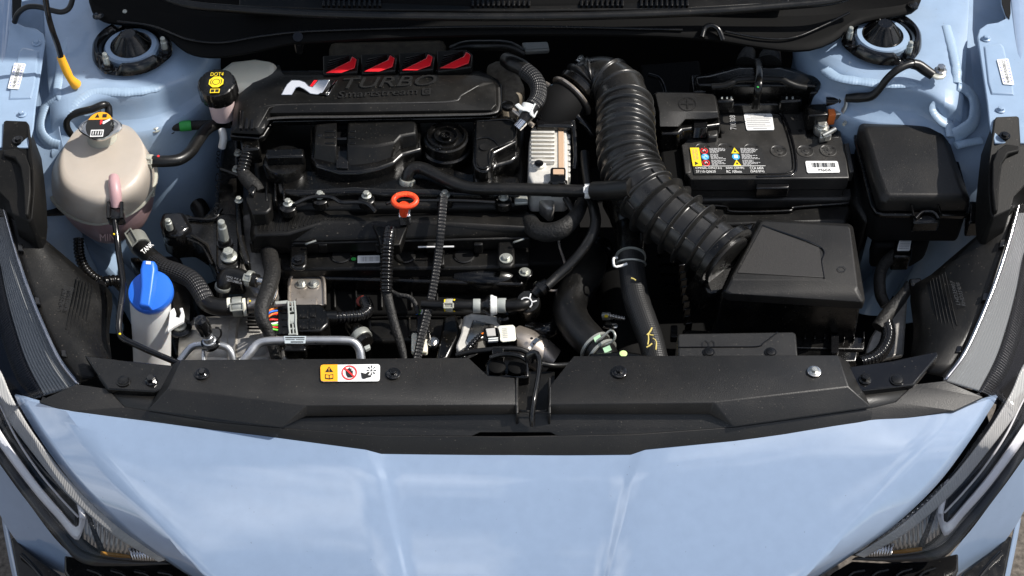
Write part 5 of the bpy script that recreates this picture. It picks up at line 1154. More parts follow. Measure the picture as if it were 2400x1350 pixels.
# ---- A/C lines and compressor
cpz = thing('compressor', 'cast aluminium compressor with ribbed housing low at the front left', 'compressor', (520, 800, -.25))
prism('rear_housing', [(478, 745), (540, 730), (560, 745), (562, 850), (470, 850)], -.15, .12, 'alu', cpz, bevel=.012, seg=3)
c = P(520, 830, -.19)
lathe('body', c, [(.052, -.05), (.055, -.045), (.055, .02), (.058, .022), (.058, .032), (.052, .034), (.050, .07), (.044, .08), (.02, .082)], 'alu', cpz, axis=Vector((1, 0, .05)), seg=36)
lathe('rear_body', P(600, 820, -.185), [(.044, -.05), (.045, .0), (.040, .03), (.02, .035)], 'alu', cpz, axis=Vector((1, 0, 0)), seg=32)
for i in range(5): tube('rib', [(580, 738 + i * 8, -.13), (616, 738 + i * 8, -.13)], 2.6, 'dull', cpz, seg=6)
ac = thing('air_conditioning_pipe', 'bent bare aluminium pipe behind the radiator cover', 'pipe', (710, 800, -.06))
tube('pipe', [(560, 860, -.075), (582, 832, -.066), (605, 806, -.060), (640, 799, -.058), (720, 798, -.058), (800, 798, -.058), (828, 802, -.06), (842, 818, -.066), (846, 840, -.074), (850, 870, -.085)], 10.5, 'alupipe', ac, seg=18)
d = Dec((666, 788, -.0505), (718, 788, -.0505), (716, 805, -.056), (668, 805, -.056)); s_ = d.rect('paper_label', 0, 0, 1, 1, mat('pale_label', (.55, .62, .66), .5), ac, .0018); d.lines('print_lines', [(.06, .12, .94, .16), (.06, .42, .5, .1), (.55, .42, .94, .1), (.3, .72, .9, .16)], 'ink', s_, .0022)
vp = thing('service_port', 'silver service port with black cap on a bent aluminium pipe', 'valve', (490, 800, -.07))
tube('pipe', [(418, 850, -.07), (440, 822, -.064), (458, 810, -.06), (490, 808, -.058), (520, 810, -.06), (540, 822, -.064), (550, 860, -.08)], 8.5, 'alupipe', vp, seg=16)
ax = Vector((-.10, -.05, 1)).normalized(); c = P(494, 806, -.052); k = mpp(c)
lathe('valve', c, [(16 * k, 0), (16 * k, .008), (13 * k, .009), (13 * k, .018), (11 * k, .019), (14 * k, .021), (14 * k, .026), (12 * k, .028)], 'alupipe', vp, axis=ax, seg=24)
lathe('cap', c + ax * .026, [(15 * k, 0), (17 * k, .002), (17 * k, .022), (14 * k, .028), (4 * k, .030)], 'gloss', vp, axis=ax, seg=24)
lathe('collar', c, [(21 * k, -.002), (22 * k, .0), (22 * k, .004), (14 * k, .005)], 'gloss', vp, axis=ax, seg=24)
tube('cap_strap', [(505, 768, -.02), (516, 770, -.02), (518, 785, -.03), (508, 800, -.045)], 2.5, 'rubber', vp, seg=8)
prism('bracket', [(472, 808), (478, 808), (482, 850), (472, 850)], -.062, .01, 'alupipe', vp, bevel=.001)
# fittings to the right of the A/C pipe
ft = thing('hose_fitting', 'black ribbed fitting with grey tab beside the aluminium pipe', 'fitting', (850, 790, -.1))
tube('fitting', [(820, 762, -.11), (840, 782, -.105), (858, 805, -.105)], [14, 22, 20], 'smooth', ft, seg=20); clamp('clamp', (842, 784, -.105), (851, 796, -.105), 22, 'zincgrey', parent=ft, tabs=False)
prism('tab', [(852, 812), (866, 806), (868, 814), (856, 820)], -.09, .006, 'greyclip', ft, bevel=.001)
tag(prism('relay_box', [(665, 806), (718, 806), (718, 822), (665, 823)], -.085, .02, 'smooth', bevel=.003), 'small black relay under the aluminium pipe', 'relay')
tag(prism('alternator_lug', [(657, 812), (706, 812), (706, 860), (657, 860)], -.11, .05, 'alu', bevel=.006), 'cast aluminium lug behind the radiator cover', 'lug')
# ================================================================== behind the engine: heat shield, casting, hoses
tag(prism('heat_shield', [(770, 95), (1045, 88), (1045, 130), (770, 150)], -.03, .12, 'shield', bevel=.01), 'brown dimpled heat shield behind the red fins', 'heat shield')
hs = bpy.data.objects['heat_shield']
tag(tube('heater_hose', [(1060, 118, .03), (1090, 108, .04), (1130, 106, .04), (1190, 108, .035), (1225, 125, .02)], 13, 'rubber'), 'black heater hose behind the engine cover', 'hose')
tag(prism('turbo_casting', [(1136, 150), (1160, 138), (1200, 136), (1222, 180), (1232, 200), (1215, 240), (1205, 290), (1180, 300), (1170, 230), (1168, 190)], .015, .10, 'bronze', bevel=.01, seg=3), 'rough bronze-coloured casting right of the engine cover', 'casting')
tag(prism('mesh_shield', [(1222, 98), (1284, 96), (1288, 115), (1230, 118)], .03, .01, mat('punched_mesh', (.3, .3, .28), .5, .6, bump=(500, 1)), bevel=.003), 'small punched metal mesh in the dark by the bulkhead', 'shield')
cv_ = thing('braided_vent_hose', 'curved black hose with braided sleeve right of the engine cover', 'hose', (1240, 220, .03))
tube('hose_end', [(1186, 140, .05), (1200, 148, .055), (1222, 158, .055), (1240, 172, .054)], [18, 20, 20, 19], 'rubber', cv_, seg=20)
tube('braided_sleeve', [(1230, 165, .055), (1250, 182, .053), (1262, 205, .05), (1260, 232, .046), (1248, 250, .042)], 20, 'braid', cv_, seg=20)
tube('smooth_end', [(1262, 225, .047), (1254, 245, .043), (1240, 265, .038), (1226, 285, .032)], [19, 19, 17, 14], 'rubber', cv_, seg=20)
clamp('white_clip', (1242, 250, .042), (1234, 268, .037), 18, 'whiteplastic', parent=cv_, tabs=-40)
tube('clip_wing', [(1212, 245, .05), (1222, 254, .05), (1236, 256, .05)], 6, 'whiteplastic', cv_, flat=.4, seg=8)
tube('pipe_end', [(1228, 282, .033), (1212, 300, .026)], 12, 'chromesoft', cv_)
tube('pin', [(1192, 250, .03), (1250, 295, .02)], 6, 'warmsteel', cv_)
lathe_px('cap', 1190, 248, .034, [(14, -6), (14, 4), (9, 6)], 'smooth', cv_, seg=20)
# dark body behind the intake: gearbox / clutch area
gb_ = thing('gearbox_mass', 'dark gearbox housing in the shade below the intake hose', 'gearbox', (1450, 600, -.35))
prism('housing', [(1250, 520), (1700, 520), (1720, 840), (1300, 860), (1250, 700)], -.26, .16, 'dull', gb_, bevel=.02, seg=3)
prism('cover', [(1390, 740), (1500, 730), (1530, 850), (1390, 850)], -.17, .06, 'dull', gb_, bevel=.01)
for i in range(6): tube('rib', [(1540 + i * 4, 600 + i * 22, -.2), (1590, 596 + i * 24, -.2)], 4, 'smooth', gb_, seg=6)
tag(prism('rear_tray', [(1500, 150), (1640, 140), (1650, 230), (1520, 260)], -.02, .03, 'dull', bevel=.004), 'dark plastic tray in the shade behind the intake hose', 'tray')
tag(tube('shift_cable', [(1520, 175, .0), (1545, 185, .0), (1558, 215, -.005), (1556, 250, -.01)], 5, 'gloss'), 'thin shiny black cable left of the plus-terminal cover', 'cable')
# ---- finned actuator
fa = thing('finned_actuator', 'light aluminium finned actuator right of the engine', 'actuator', (1290, 360, -.04))
A0 = [(1246, 300), (1252, 294), (1322, 294), (1330, 302), (1332, 420), (1326, 428), (1246, 428), (1238, 410), (1240, 330)]
loft('housing', [ring(A0, .004, -.06, .002), ring(A0, .004)], 'alulight', fa, bevel=.005, seg=3)
for i in range(8): prism('fin', [(1244, 306 + i * 9.5), (1300, 306 + i * 9.5), (1300, 310.5 + i * 9.5), (1244, 310.5 + i * 9.5)], .012, .012, 'alulight', fa, bevel=.001)
prism('tan_band', [(1308, 296), (1321, 296), (1322, 426), (1309, 426)], .0062, .003, 'tan', fa, bevel=.0008)
for i in range(8): prism('side_tooth', rrect(1328, 314 + i * 13, 1337, 324 + i * 13, 3), .002, .03, 'alulight', fa, bevel=.002)
c = P(1263, 384, .008); lathe_px('screw_boss', 1263, 386, .004, [(18, -4), (17, 6), (12, 8)], 'alulight', fa, seg=24); bolt(1263, 383, .014, 11, fa, 'gloss', 'flat')
pg_ = prism('plug', rrect(1290, 392, 1326, 428, 5), .016, .03, 'smooth', fa, bevel=.003); prism('plug_face', rrect(1296, 396, 1322, 408, 2), .018, .003, 'tan', pg_, bevel=.0006)
prism('plug_base', [(1284, 418), (1330, 418), (1330, 432), (1284, 432)], .004, .02, 'smooth', fa, bevel=.003)
for i, m_ in enumerate(('wireblue', 'wiregreen')): tube('wire', [(1312 + i * 5, 424, .008), (1310 + i * 5, 434, .0)], 2.2, m_, fa, seg=6)
ab = thing('actuator_bracket', 'black steel strap bracket around the finned actuator', 'bracket', (1300, 290, .0))
prism('top_strap', [(1256, 272), (1278, 270), (1284, 282), (1344, 280), (1346, 296), (1256, 294)], .016, .012, 'gloss', ab, bevel=.004, seg=3)
tube('side_strap', [(1342, 284, .014), (1347, 320, .008), (1349, 370, -.002), (1346, 396, -.01)], [7, 6, 6, 7], 'gloss', ab, flat=.7)
bolt(1270, 271, .018, 12, ab, 'gloss', 'flat')
br2 = thing('actuator_lower', 'dull aluminium lower mounting of the actuator', 'mounting', (1290, 470, -.05))
prism('arm', [(1270, 446), (1296, 452), (1300, 486), (1286, 490), (1262, 470)], -.03, .03, 'alu', br2, bevel=.005)
prism('bracket', [(1204, 456), (1236, 456), (1238, 474), (1206, 476)], -.02, .006, 'zincgrey', br2, bevel=.002)
bs = thing('blue_sleeve_sensor', 'steel line with translucent blue sleeve left of the intake hose', 'sensor line', (1320, 240, .02))
tube('tip', [(1278, 196, .03), (1296, 206, .03)], 6, 'warmsteel', bs)
tube('sleeve', [(1294, 205, .03), (1312, 225, .026), (1330, 244, .02)], 13, 'blueclear', bs, seg=18)
tube('line', [(1328, 242, .02), (1352, 272, .012), (1378, 298, .0), (1390, 316, -.01)], [8, 8, 8, 8], 'gloss', bs)
tube('bushing', [(1318, 232, .0245), (1326, 240, .022)], 14.5, 'blueclear', bs)
# hoses right of the engine
tag(tube('purge_hose', [(1370, 358, .0), (1374, 400, -.004), (1381, 450, -.012), (1392, 490, -.018), (1396, 520, -.022), (1388, 550, -.028), (1366, 585, -.04), (1338, 618, -.05), (1306, 648, -.058), (1280, 672, -.062)], [11, 11, 11, 13, 13, 13, 12, 12, 12, 12], 'rubber', None, seg=16), 'black hose curving from behind the breather hose to the vent valve', 'hose')
tag(tube('thin_steel_line', [(1352, 470, -.05), (1340, 500, -.06), (1318, 540, -.075), (1310, 570, -.08), (1322, 610, -.085), (1328, 640, -.088), (1318, 672, -.09), (1298, 682, -.092), (1276, 676, -.092)], 3.2, 'warmsteel', None, seg=8), 'thin bare steel line looping right of the engine', 'line')
tag(tube('thin_steel_rod', [(1306, 430, -.02), (1330, 470, -.03), (1346, 500, -.04)], 9, 'rubber', None), 'short black lead under the actuator', 'lead')
vv_ = thing('vent_valve', 'round black vent valve with white clip ring at the hose corner', 'valve', (1238, 712, -.09))
c = P(1238, 708, -.078); ax = Vector((0, -.35, 1)).normalized(); k = mpp(c)
lathe('body', c, [(29 * k, -.03), (30 * k, -.004), (29 * k, .0), (26 * k, .003), (8 * k, .004)], 'smooth', vv_, axis=ax, seg=40)
tube('clip_ring', [(1222, 702, -.066), (1232, 697, -.064), (1244, 702, -.066), (1247, 712, -.07), (1242, 720, -.073)], 1.7, 'wirewhite', vv_, seg=6); tube('clip_leg', [(1241, 700, -.065), (1244, 688, -.062)], 1.7, 'wirewhite', vv_, seg=6); tube('clip_leg', [(1247, 708, -.068), (1258, 705, -.068)], 1.7, 'wirewhite', vv_, seg=6)
tube('neck', [(1252, 690, -.072), (1268, 674, -.066), (1284, 664, -.062)], [13, 16, 14], 'smooth', vv_)
tube('collar', [(1262, 680, -.068), (1270, 672, -.066)], 19, 'smooth', vv_)
ph = thing('purge_pipe', 'horizontal black hose with white check valve and grey clamps', 'hose', (1130, 716, -.08))
tube('hose', [(990, 713, -.085), (1035, 716, -.08), (1080, 716, -.078), (1138, 717, -.078)], [12, 12, 14, 14], 'rubber', ph, seg=18)
tube('elbow', [(1168, 716, -.078), (1200, 716, -.076), (1225, 714, -.074), (1240, 706, -.076)], [14, 14, 14.5, 14], 'rubber', ph, seg=18)
c = P(1133, 716, -.078); k = mpp(c)
lathe('check_valve', c, [(14 * k, -.002), (17 * k, .002), (24 * k, .006), (25 * k, .008), (25 * k, .0105)], 'smooth', ph, axis=RT, seg=32)
lathe('white_half', P(1149, 716, -.078), [(25 * k, 0), (25 * k, .003), (22 * k, .006), (21 * k, .009), (15 * k, .010)], 'whiteplastic', ph, axis=RT, seg=32)
clamp('hose_clamp', (1109, 717, -.078), (1126, 717, -.078), 15, 'greyclip', parent=ph, tabs=False); clamp('hose_clamp', (1168, 716, -.078), (1186, 716, -.077), 15.5, 'greyclip', parent=ph, tabs=False)
clamp('hose_clamp', (1046, 716, -.080), (1062, 716, -.079), 14, 'flange', parent=ph); clamp('yellow_band', (1041, 716, -.080), (1045, 716, -.08), 13, 'yprint', parent=ph, tabs=False); clamp('yellow_band', (1063, 716, -.080), (1067, 716, -.08), 13.5, 'yprint', parent=ph, tabs=False)
# ---- throttle body and sensors
tb = thing('throttle_body', 'bright machined throttle body behind the bonnet latch', 'throttle body', (1170, 800, -.16))
prism('flange', [(1086, 740), (1105, 733), (1168, 740), (1176, 760), (1120, 800), (1075, 824), (1068, 810), (1080, 780)], -.105, .03, 'alulight', tb, bevel=.003)
prism('machined_face', [(1108, 748), (1160, 760), (1156, 778), (1096, 812), (1090, 800)], -.103, .006, 'steel', tb, bevel=.002)
tube('duct', [(1205, 800, -.125), (1232, 812, -.125), (1262, 828, -.13), (1290, 850, -.14)], [40, 42, 40, 38], 'warmsteel', tb, seg=32)
tube('duct_band', [(1252, 822, -.128), (1260, 828, -.128)], 44, 'steel', tb, seg=32)
lathe_px('vent_hole', 1246, 793, -.094, [(4, 0), (3, 1)], 'deep', tb, seg=8)
prism('dark_flange', [(1040, 740), (1070, 735), (1080, 780), (1050, 840), (1020, 850)], -.115, .05, 'smooth', tb, bevel=.004)
lathe_px('idle_motor', 1180, 745, -.10, [(16, -10), (16, 8), (12, 12), (4, 13)], 'smooth', tb, seg=24)
tube('black_pipe', [(1240, 770, -.13), (1280, 775, -.12), (1305, 760, -.125), (1310, 735, -.14)], 20, 'gloss', tb, seg=18)
ms = thing('map_sensor', 'pressure sensor with white label plugged into the throttle body', 'sensor', (1185, 785, -.09))
prism('body', [(1168, 764), (1206, 762), (1214, 795), (1174, 801), (1170, 790)], -.074, .02, 'smooth', ms, bevel=.003)
o = [(1167, 766), (1172, 763), (1202, 761), (1207, 766), (1210, 794), (1206, 798), (1178, 801), (1172, 797), (1172, 784)]
prism('white_label', o, -.0725, .0018, 'ivory', ms, bevel=.0005)
d = Dec((1172, 766, -.0724), (1206, 764, -.0724), (1208, 796, -.0724), (1176, 799, -.0724)); d.lines('print_lines', [(.12, .12 + i * .13, .5, .05) for i in range(6)], 'greyprint', ms, .001)
prism('connector', [(1134, 768), (1166, 765), (1168, 795), (1140, 800), (1132, 785)], -.078, .02, 'smooth', ms, bevel=.002)
prism('connector_top', [(1138, 770), (1160, 768), (1162, 786), (1142, 788)], -.0765, .003, mat('silver_grey', (.45, .44, .42), .3), ms, bevel=.0008)
for y in (792, 797): prism('connector_rail', [(1144, y), (1168, y - 2), (1168, y + 1), (1144, y + 3)], -.076, .004, 'whiteplastic', ms, bevel=.0006)
tube('lead', [(1128, 784, -.082), (1112, 800, -.085), (1096, 820, -.09), (1080, 850, -.10)], [6, 8, 9, 9], 'gloss', ms, corr=(.005, .0012, .7))
tube('wire', [(1134, 781, -.08), (1124, 786, -.082)], 3, 'wireorange', ms, seg=6)
ls = thing('level_sensor', 'small sensor with ivory face and steel bolt under the braided cable', 'sensor', (985, 800, -.12))
prism('face', rrect(964, 779, 1002, 824, 5), -.115, .01, 'ivory', ls, bevel=.002); prism('ear', [(1000, 786), (1018, 782), (1030, 794), (1026, 812), (1000, 818)], -.118, .01, 'smooth', ls, bevel=.003)
bolt(1015, 801, -.115, 14, ls, 'steel', 'flat'); prism('plug', rrect(976, 735, 1008, 778, 3), -.10, .02, 'smooth', ls, bevel=.003)
for i, m_ in enumerate(('wireblue', 'wiregreen', 'wirewhite')): tube('wire', [(977 + i * 5, 737, -.1), (980 + i * 5, 727, -.1)], 2, m_, ls, seg=6)
# ---- big coolant hoses front right
rh = thing('radiator_hose', 'fat black radiator hose with green marks and spring clamp', 'hose', (1380, 760, -.1))
tube('hose', [(1390, 590, -.11), (1378, 640, -.10), (1350, 680, -.095), (1335, 720, -.09), (1348, 760, -.086), (1378, 795, -.082), (1405, 822, -.08), (1424, 850, -.08)], [36, 38, 40, 40, 40, 40, 37, 34], 'rubber', rh, seg=26)
clamp('spring_clamp', (1392, 810, -.080), (1397, 815, -.08), 37, 'zincgrey', parent=rh, tabs=False); clamp('spring_clamp', (1408, 826, -.080), (1413, 831, -.08), 36.5, 'zincgrey', parent=rh, tabs=False); tube('clamp_ear', [(1398, 800, -.05), (1412, 790, -.044), (1432, 774, -.036), (1442, 786, -.036), (1436, 800, -.044), (1420, 808, -.05)], 3, 'zincgrey', rh, seg=8)
for a, b in (((1390, 796), (1405, 786)), ((1412, 820), (1428, 812))): 
    d = Dec((a[0], a[1] - 4, -.05), (b[0], b[1] - 3, -.05), (b[0] + 5, b[1] + 8, -.055), (a[0] + 5, a[1] + 8, -.055)); d.rect('green_mark', 0, 0, 1, 1, 'palegreen', rh, .001)
prism('neck', [(1380, 826), (1460, 820), (1520, 830), (1525, 845), (1380, 848)], -.05, .03, 'smooth', rh, bevel=.004)
lathe_px('lime_dot', 1461, 829, -.049, [(9, 0), (9, 1), (7, 1.5)], 'lime', rh, seg=24)
clamp('upper_band', (1400, 585, -.112), (1396, 604, -.109), 38, 'smooth', parent=rh, tabs=False)
th_ = thing('turbo_hose', 'woven black hose with yellow paint marks and bright spring clamp', 'hose', (1490, 720, -.08))
tube('smooth_pipe', [(1450, 470, -.055), (1468, 510, -.052), (1476, 550, -.05), (1477, 600, -.052)], [40, 38, 37, 36], 'smooth', th_, seg=26)
tube('woven_hose', [(1478, 592, -.053), (1482, 640, -.057), (1490, 695, -.062), (1508, 750, -.066), (1526, 800, -.07), (1540, 860, -.076)], [32, 31, 31, 31, 30, 30], 'weave', th_, seg=26)
clamp('spring_clamp', (1478, 600, -.053), (1478, 604, -.053), 32.2, 'zincgrey', parent=th_, tabs=False); clamp('spring_clamp', (1479, 617, -.054), (1479, 621, -.055), 32, 'zincgrey', parent=th_, tabs=False)
tube('clamp_ear', [(1446, 604, -.03), (1438, 606, -.026), (1440, 624, -.028), (1452, 624, -.032), (1470, 618, -.03)], 3, 'white', th_, seg=8)
for p in (((1479, 652), (1484, 653), (1490, 657)), ((1528, 768), (1523, 778), (1516, 785)), ((1519, 782), (1520, 795), (1518, 808)), ((1530, 793), (1538, 800), (1537, 820)), ((1528, 805), (1520, 812), (1515, 814)), ((1520, 783), (1531, 787), (1532, 786))):
    tube('yellow_mark', [(x, y, -.034 - (y - 650) * .00008) for x, y in p], 1.8, 'marker', th_, seg=6, wob=.3)
wc = thing('worm_clamp', 'worm-drive hose clamp with yellow-dotted screw between the hoses', 'clamp', (1440, 745, -.15))
tube('screw_head', [(1412, 741, -.13), (1430, 741, -.128)], 10, 'zincgrey', wc); tube('worm', [(1430, 741, -.128), (1465, 748, -.128)], 8, 'steel', wc, corr=(.004, .0012, 1)); lathe_px('yellow_dot', 1421, 741, -.118, [(5, 0), (4, 1)], 'yprint', wc, seg=12)
tube('band', [(1420, 760, -.14), (1455, 768, -.132), (1500, 775, -.14)], 14, 'steel', wc, flat=.5); tube('sleeve', [(1440, 640, -.2), (1450, 720, -.17), (1460, 800, -.16), (1470, 860, -.16)], [50, 52, 54, 54], 'dull', wc, seg=24)
# ================================================================== intake bellows
ih = thing('intake_hose', 'large ribbed black air intake hose sweeping to the filter box', 'hose', (1500, 450, -.03))
path = [(1350, 215, .02), (1378, 190, .028), (1415, 188, .032), (1452, 215, .034), (1466, 262, .034), (1467, 320, .032), (1474, 380, .028), (1496, 432, .022), (1545, 488, .014), (1612, 540, .006), (1672, 584, -.002), (1706, 612, -.006)]
w_ = [W(p) for p in path]; rl = [52, 56, 62, 66, 66, 68, 71, 74, 76, 76, 75, 74]
rm = [a * mpp(p) for a, p in zip(rl, w_)]
cpp = catmull(w_, 10); rr = []
for i in range(len(cpp)):
    t = i / (len(cpp) - 1) * (len(rm) - 1); k_ = min(int(t), len(rm) - 2); rr.append(rm[k_] + (rm[k_ + 1] - rm[k_]) * (t - k_))
cpp, rr, Lh = resample(cpp, rr, .0011)
def rib_height(s):
    """raised rings along the hose: few near the turbo, close-set in the middle, wide apart at the filter end"""
    h = 0
    for c0, wdt, amp in RIBS: h = max(h, amp * max(0, 1 - ((s - c0) / wdt) ** 2))
    return h
RIBS = [(.018, .004, .006), (.030, .003, .003), (.060, .003, .0035), (.085, .003, .003)]
s_ = .118
while s_ < .118 + .0178 * 8.5: RIBS.append((s_, .0040, .0058)); s_ += .0178
for q_, wdt, amp in ((.272, .003, .004), (.292, .003, .004), (.312, .003, .005), (.336, .0032, .009), (.360, .0032, .009), (.384, .0032, .009), (.408, .0032, .009), (.432, .003, .008)): RIBS.append((q_ * Lh / .475, wdt, amp))
RIBS += [(Lh - .018, .004, .004), (Lh - .010, .004, .005)]
seg = 44; vv, ff, uv = [], [], []
tg = [(cpp[min(i + 1, len(cpp) - 1)] - cpp[max(i - 1, 0)]).normalized() for i in range(len(cpp))]
u = Vector((0, 0, 1)) - tg[0] * tg[0].z; u.normalize()
for i, p in enumerate(cpp):
    u = u - tg[i] * u.dot(tg[i]); u.normalize(); v_ = tg[i].cross(u); s0 = Lh * i / (len(cpp) - 1); q = rr[i] - .004 + rib_height(s0)
    for j in range(seg):
        a = 2 * math.pi * j / seg
        vv.append(p + (u * math.cos(a) + v_ * math.sin(a)) * q)
for i in range(len(cpp) - 1):
    for j in range(seg):
        a, b = i * seg + j, i * seg + (j + 1) % seg; ff.append((a, b, b + seg, a + seg))
ff.append(tuple(range(seg))); ff.append(tuple(range((len(cpp) - 1) * seg, len(cpp) * seg)))
mesh('bellows', vv, ff, 'bellows', ih, ang=50)
def on_hose(s, ang, lift=.002):
    i = min(len(cpp) - 1, int(s / Lh * (len(cpp) - 1))); t = tg[i]; vdir = (CAM - cpp[i]); vdir -= t * vdir.dot(t); vdir.normalize(); w2 = t.cross(vdir)
    return cpp[i] + (vdir * math.cos(rad(ang)) + w2 * math.sin(rad(ang))) * (rr[i] - .004 + lift)
for a0, s0, s1 in ((38, .26, .33), (-42, .30, .44), (14, .35, .45)):
    tube('long_rib', [on_hose(s0 * Lh / .475 + (s1 - s0) * Lh / .475 * i / 8, a0, .0008) for i in range(9)], 2.2, 'smooth', ih, seg=6, step=.006)
tube('stub', [(1392, 447, .012), (1430, 446, .026), (1482, 441, .045)], [22, 24, 25], 'rubber', ih, seg=22)
tube('drop_stub', [(1470, 440, .0), (1462, 480, -.03), (1470, 520, -.05)], [40, 40, 38], 'smooth', ih, seg=24)
clamp('end_clamp', on_hose(0, 0) * 0 + cpp[-14], cpp[-4], rr[-8] / mpp(cpp[-8]) * 1.06, 'smooth', parent=ih, tabs=False)
bolt(1717, 540, .02, 8, ih, 'zincgrey', 'flat', axis=Vector((.3, .2, 1)))
prism('clamp_lug', [(1712, 536), (1722, 540), (1718, 560), (1708, 556)], .018, .012, 'zincgrey', ih, bevel=.001)
ti = thing('turbo_inlet', 'steel inlet ring and clamp at the rear end of the intake hose', 'inlet', (1350, 200, .0))
ax = (cpp[6] - cpp[0]).normalized(); c = cpp[0] - ax * .006; rad_ = rr[0]
lathe('ring', c, [(rad_ * 1.02, -.006), (rad_ * 1.14, -.005), (rad_ * 1.16, -.003), (rad_ * 1.12, -.001), (rad_ * 1.0, .0)], 'warmsteel', ti, axis=ax, seg=44)
lathe('clamp_band', c + ax * .006, [(rad_ * 1.04, 0), (rad_ * 1.09, .001), (rad_ * 1.09, .009), (rad_ * 1.04, .01)], 'smooth', ti, axis=ax, seg=44)
bolt(1361, 136, .05, 8, ti, 'zinc', 'flat', axis=Vector((-.4, -.2, 1))); tube('clamp_screw', [(1352, 140, .05), (1372, 152, .046)], 4, 'zinc', ti, seg=8)
lathe('scroll', c - ax * .035, [(rad_ * .6, -.04), (rad_ * 1.0, -.02), (rad_ * 1.08, .01), (rad_ * 1.0, .026)], 'deep', ti, axis=ax, seg=36)
# ================================================================== battery
bt = thing('battery', 'black car battery with safety label in front of the right tower', 'battery', (1800, 420, -.2))
TZ = -.018
o = [(1612, 325), (1690, 322), (1684, 262), (1962, 260), (1974, 330), (1980, 342), (1991, 416), (1772, 419), (1768, 410), (1619, 420), (1615, 404), (1606, 404), (1600, 338), (1611, 337)]
o = [(1612, 325), (1690, 322), (1684, 262), (1962, 260), (1974, 330), (1980, 342), (1991, 417), (1619, 420), (1606, 404), (1600, 338)]
loft('case', [ring(o, TZ), ring(o, TZ, -.024), ring(o, TZ, -.026, -.003), ring(o, TZ, -.175, -.003)], 'battery', bt, bevel=.002)
tray = [(1604, 446), (1996, 440), (2000, 452), (1996, 466), (1612, 470), (1604, 462)]
prism('ledge', tray, TZ - .040, .02, 'battery', bt, bevel=.004, seg=3)
# end grips
prism('end_grip', [(1597, 338), (1611, 337), (1620, 404), (1606, 406)], TZ + .001, .02, 'battery', bt, bevel=.0015); prism('end_grip', [(1978, 336), (1990, 334), (2002, 402), (1992, 404)], TZ + .001, .02, 'battery', bt, bevel=.0015)
ch = [(1748, 262), (1800, 261), (1828, 266), (1842, 285), (1854, 318), (1864, 360), (1866, 396), (1856, 410), (1838, 413), (1774, 414)]
tube('lid_groove', [(x, y, TZ + .0006) for x, y in ch], 3.2, 'gloss', bt, seg=8, step=.002)
tube('lid_groove', [(x - 8 if y > 270 else x, y + (6 if y < 270 else -6 if y > 405 else 0), TZ + .0005) for x, y in ch], 2, 'smooth', bt, seg=8, step=.002)
prism('lid_notch', [(1772, 414), (1852, 413), (1850, 440), (1772, 442)], TZ - .010, .02, 'gloss', bt, bevel=.002)
for x, y in ((1648, 349), (1700, 349), (1762, 350), (1825, 354), (1887, 354), (1941, 353)):
    p = lathe_px('cell_plug', x, y, TZ + .0004, [(20, 0), (20, .8), (18.5, 1.2), (17.5, .6), (10, .6), (9, 1.4), (4, 1.4), (3, 3), (1, 3.4)], 'battery', bt, seg=36)
    for a in (30, 150, 270): 
        c_ = P(x, y, TZ) + Vector((math.cos(rad(a)), math.sin(rad(a)), 0)) * 14 * mpp(P(x, y, TZ)) + Z * .0012
        k_ = mpp(c_); mesh('plug_slot', [c_ + Vector((sx * 2.6 * k_, sy * 1.6 * k_, 0)) for sx, sy in ((-1, -1), (1, -1), (1, 1), (-1, 1))], [(0, 1, 2, 3)], 'deep', p, smooth=False)
for x, y in ((1690, 265), (1694, 310), (1867, 264), (1876, 307)): lathe_px('vent_pin', x, y, TZ, [(5, 0), (5, 1), (3, 3)], 'deep', bt, seg=16)
# terminal recess
prism('terminal_recess', [(1884, 292), (1962, 286), (1966, 322), (1892, 324)], TZ + .0008, .001, 'smooth', bt, bevel=.0005)
d = Dec((1617, 347, TZ + .0016), (1786, 347, TZ + .0016), (1797, 408, TZ + .0016), (1627, 409, TZ + .0016))
lb_ = d.rect('safety_label', 0, 0, 1, 1, 'ink', bt, .0004)
d.rect('orange_field', 0.0, 0, .125, .70, 'yprint', lb_, .0008); d.poly('triangle', [(.085, .60), (.035, .67), (.035, .53)], 'ink', lb_, .0012)
d.text('CAUTION WARNING', .02, .06, .055, .5, 'tan', lb_, .0012, turn=1); d.text('PRECAUCION', .065, .06, .10, .45, 'tan', lb_, .0012, turn=1)
for v_, m_, k_ in ((.12, 'redprint', 0), (.35, 'blueprint', 1), (.58, 'redprint', 2)):
    d.disc('symbol', .19, v_, .052, .115, m_, lb_, .0008); d.disc('symbol_inner', .19, v_, .040, .088, 'ink' if k_ != 1 else mat('sky_print', (.25, .62, .86), .5), lb_, .0011)
    d.poly('symbol_figure', [(.165, v_ + .03), (.18, v_ - .05), (.205, v_ - .03), (.215, v_ + .05), (.19, v_ + .02)], 'white', lb_, .0014)
    d.poly('symbol_bar', [(.155, v_ - .06), (.165, v_ - .075), (.225, v_ + .06), (.215, v_ + .075)], m_, lb_, .0016)
for v_, k_ in ((.11, 0), (.35, 1), (.58, 0)):
    if k_: d.disc('symbol', .615, v_, .052, .115, 'blueprint', lb_, .0008); d.rect('symbol_figure', .59, v_ - .06, .64, v_ + .06, 'white', lb_, .0012)
    else: d.poly('symbol_triangle', [(.615, v_ - .12), (.67, v_ + .11), (.56, v_ + .11)], 'yprint', lb_, .0008); d.poly('symbol_figure', [(.60, v_ + .06), (.615, v_ - .03), (.635, v_ + .06)], 'ink', lb_, .0012)
rows = []
for u0, w0 in ((.265, .22), (.695, .25)):
    for v0, n_ in ((.02, 5), (.25, 5), (.48, 5)):
        for i in range(n_): rows.append((u0, v0 + i * .042, u0 + w0 * random.uniform(.35, 1), .026))
d.lines('small_print', rows, 'greyprint', lb_, .001)
d.rect('rule', .125, .695, 1.0, .712, 'white', lb_, .001)
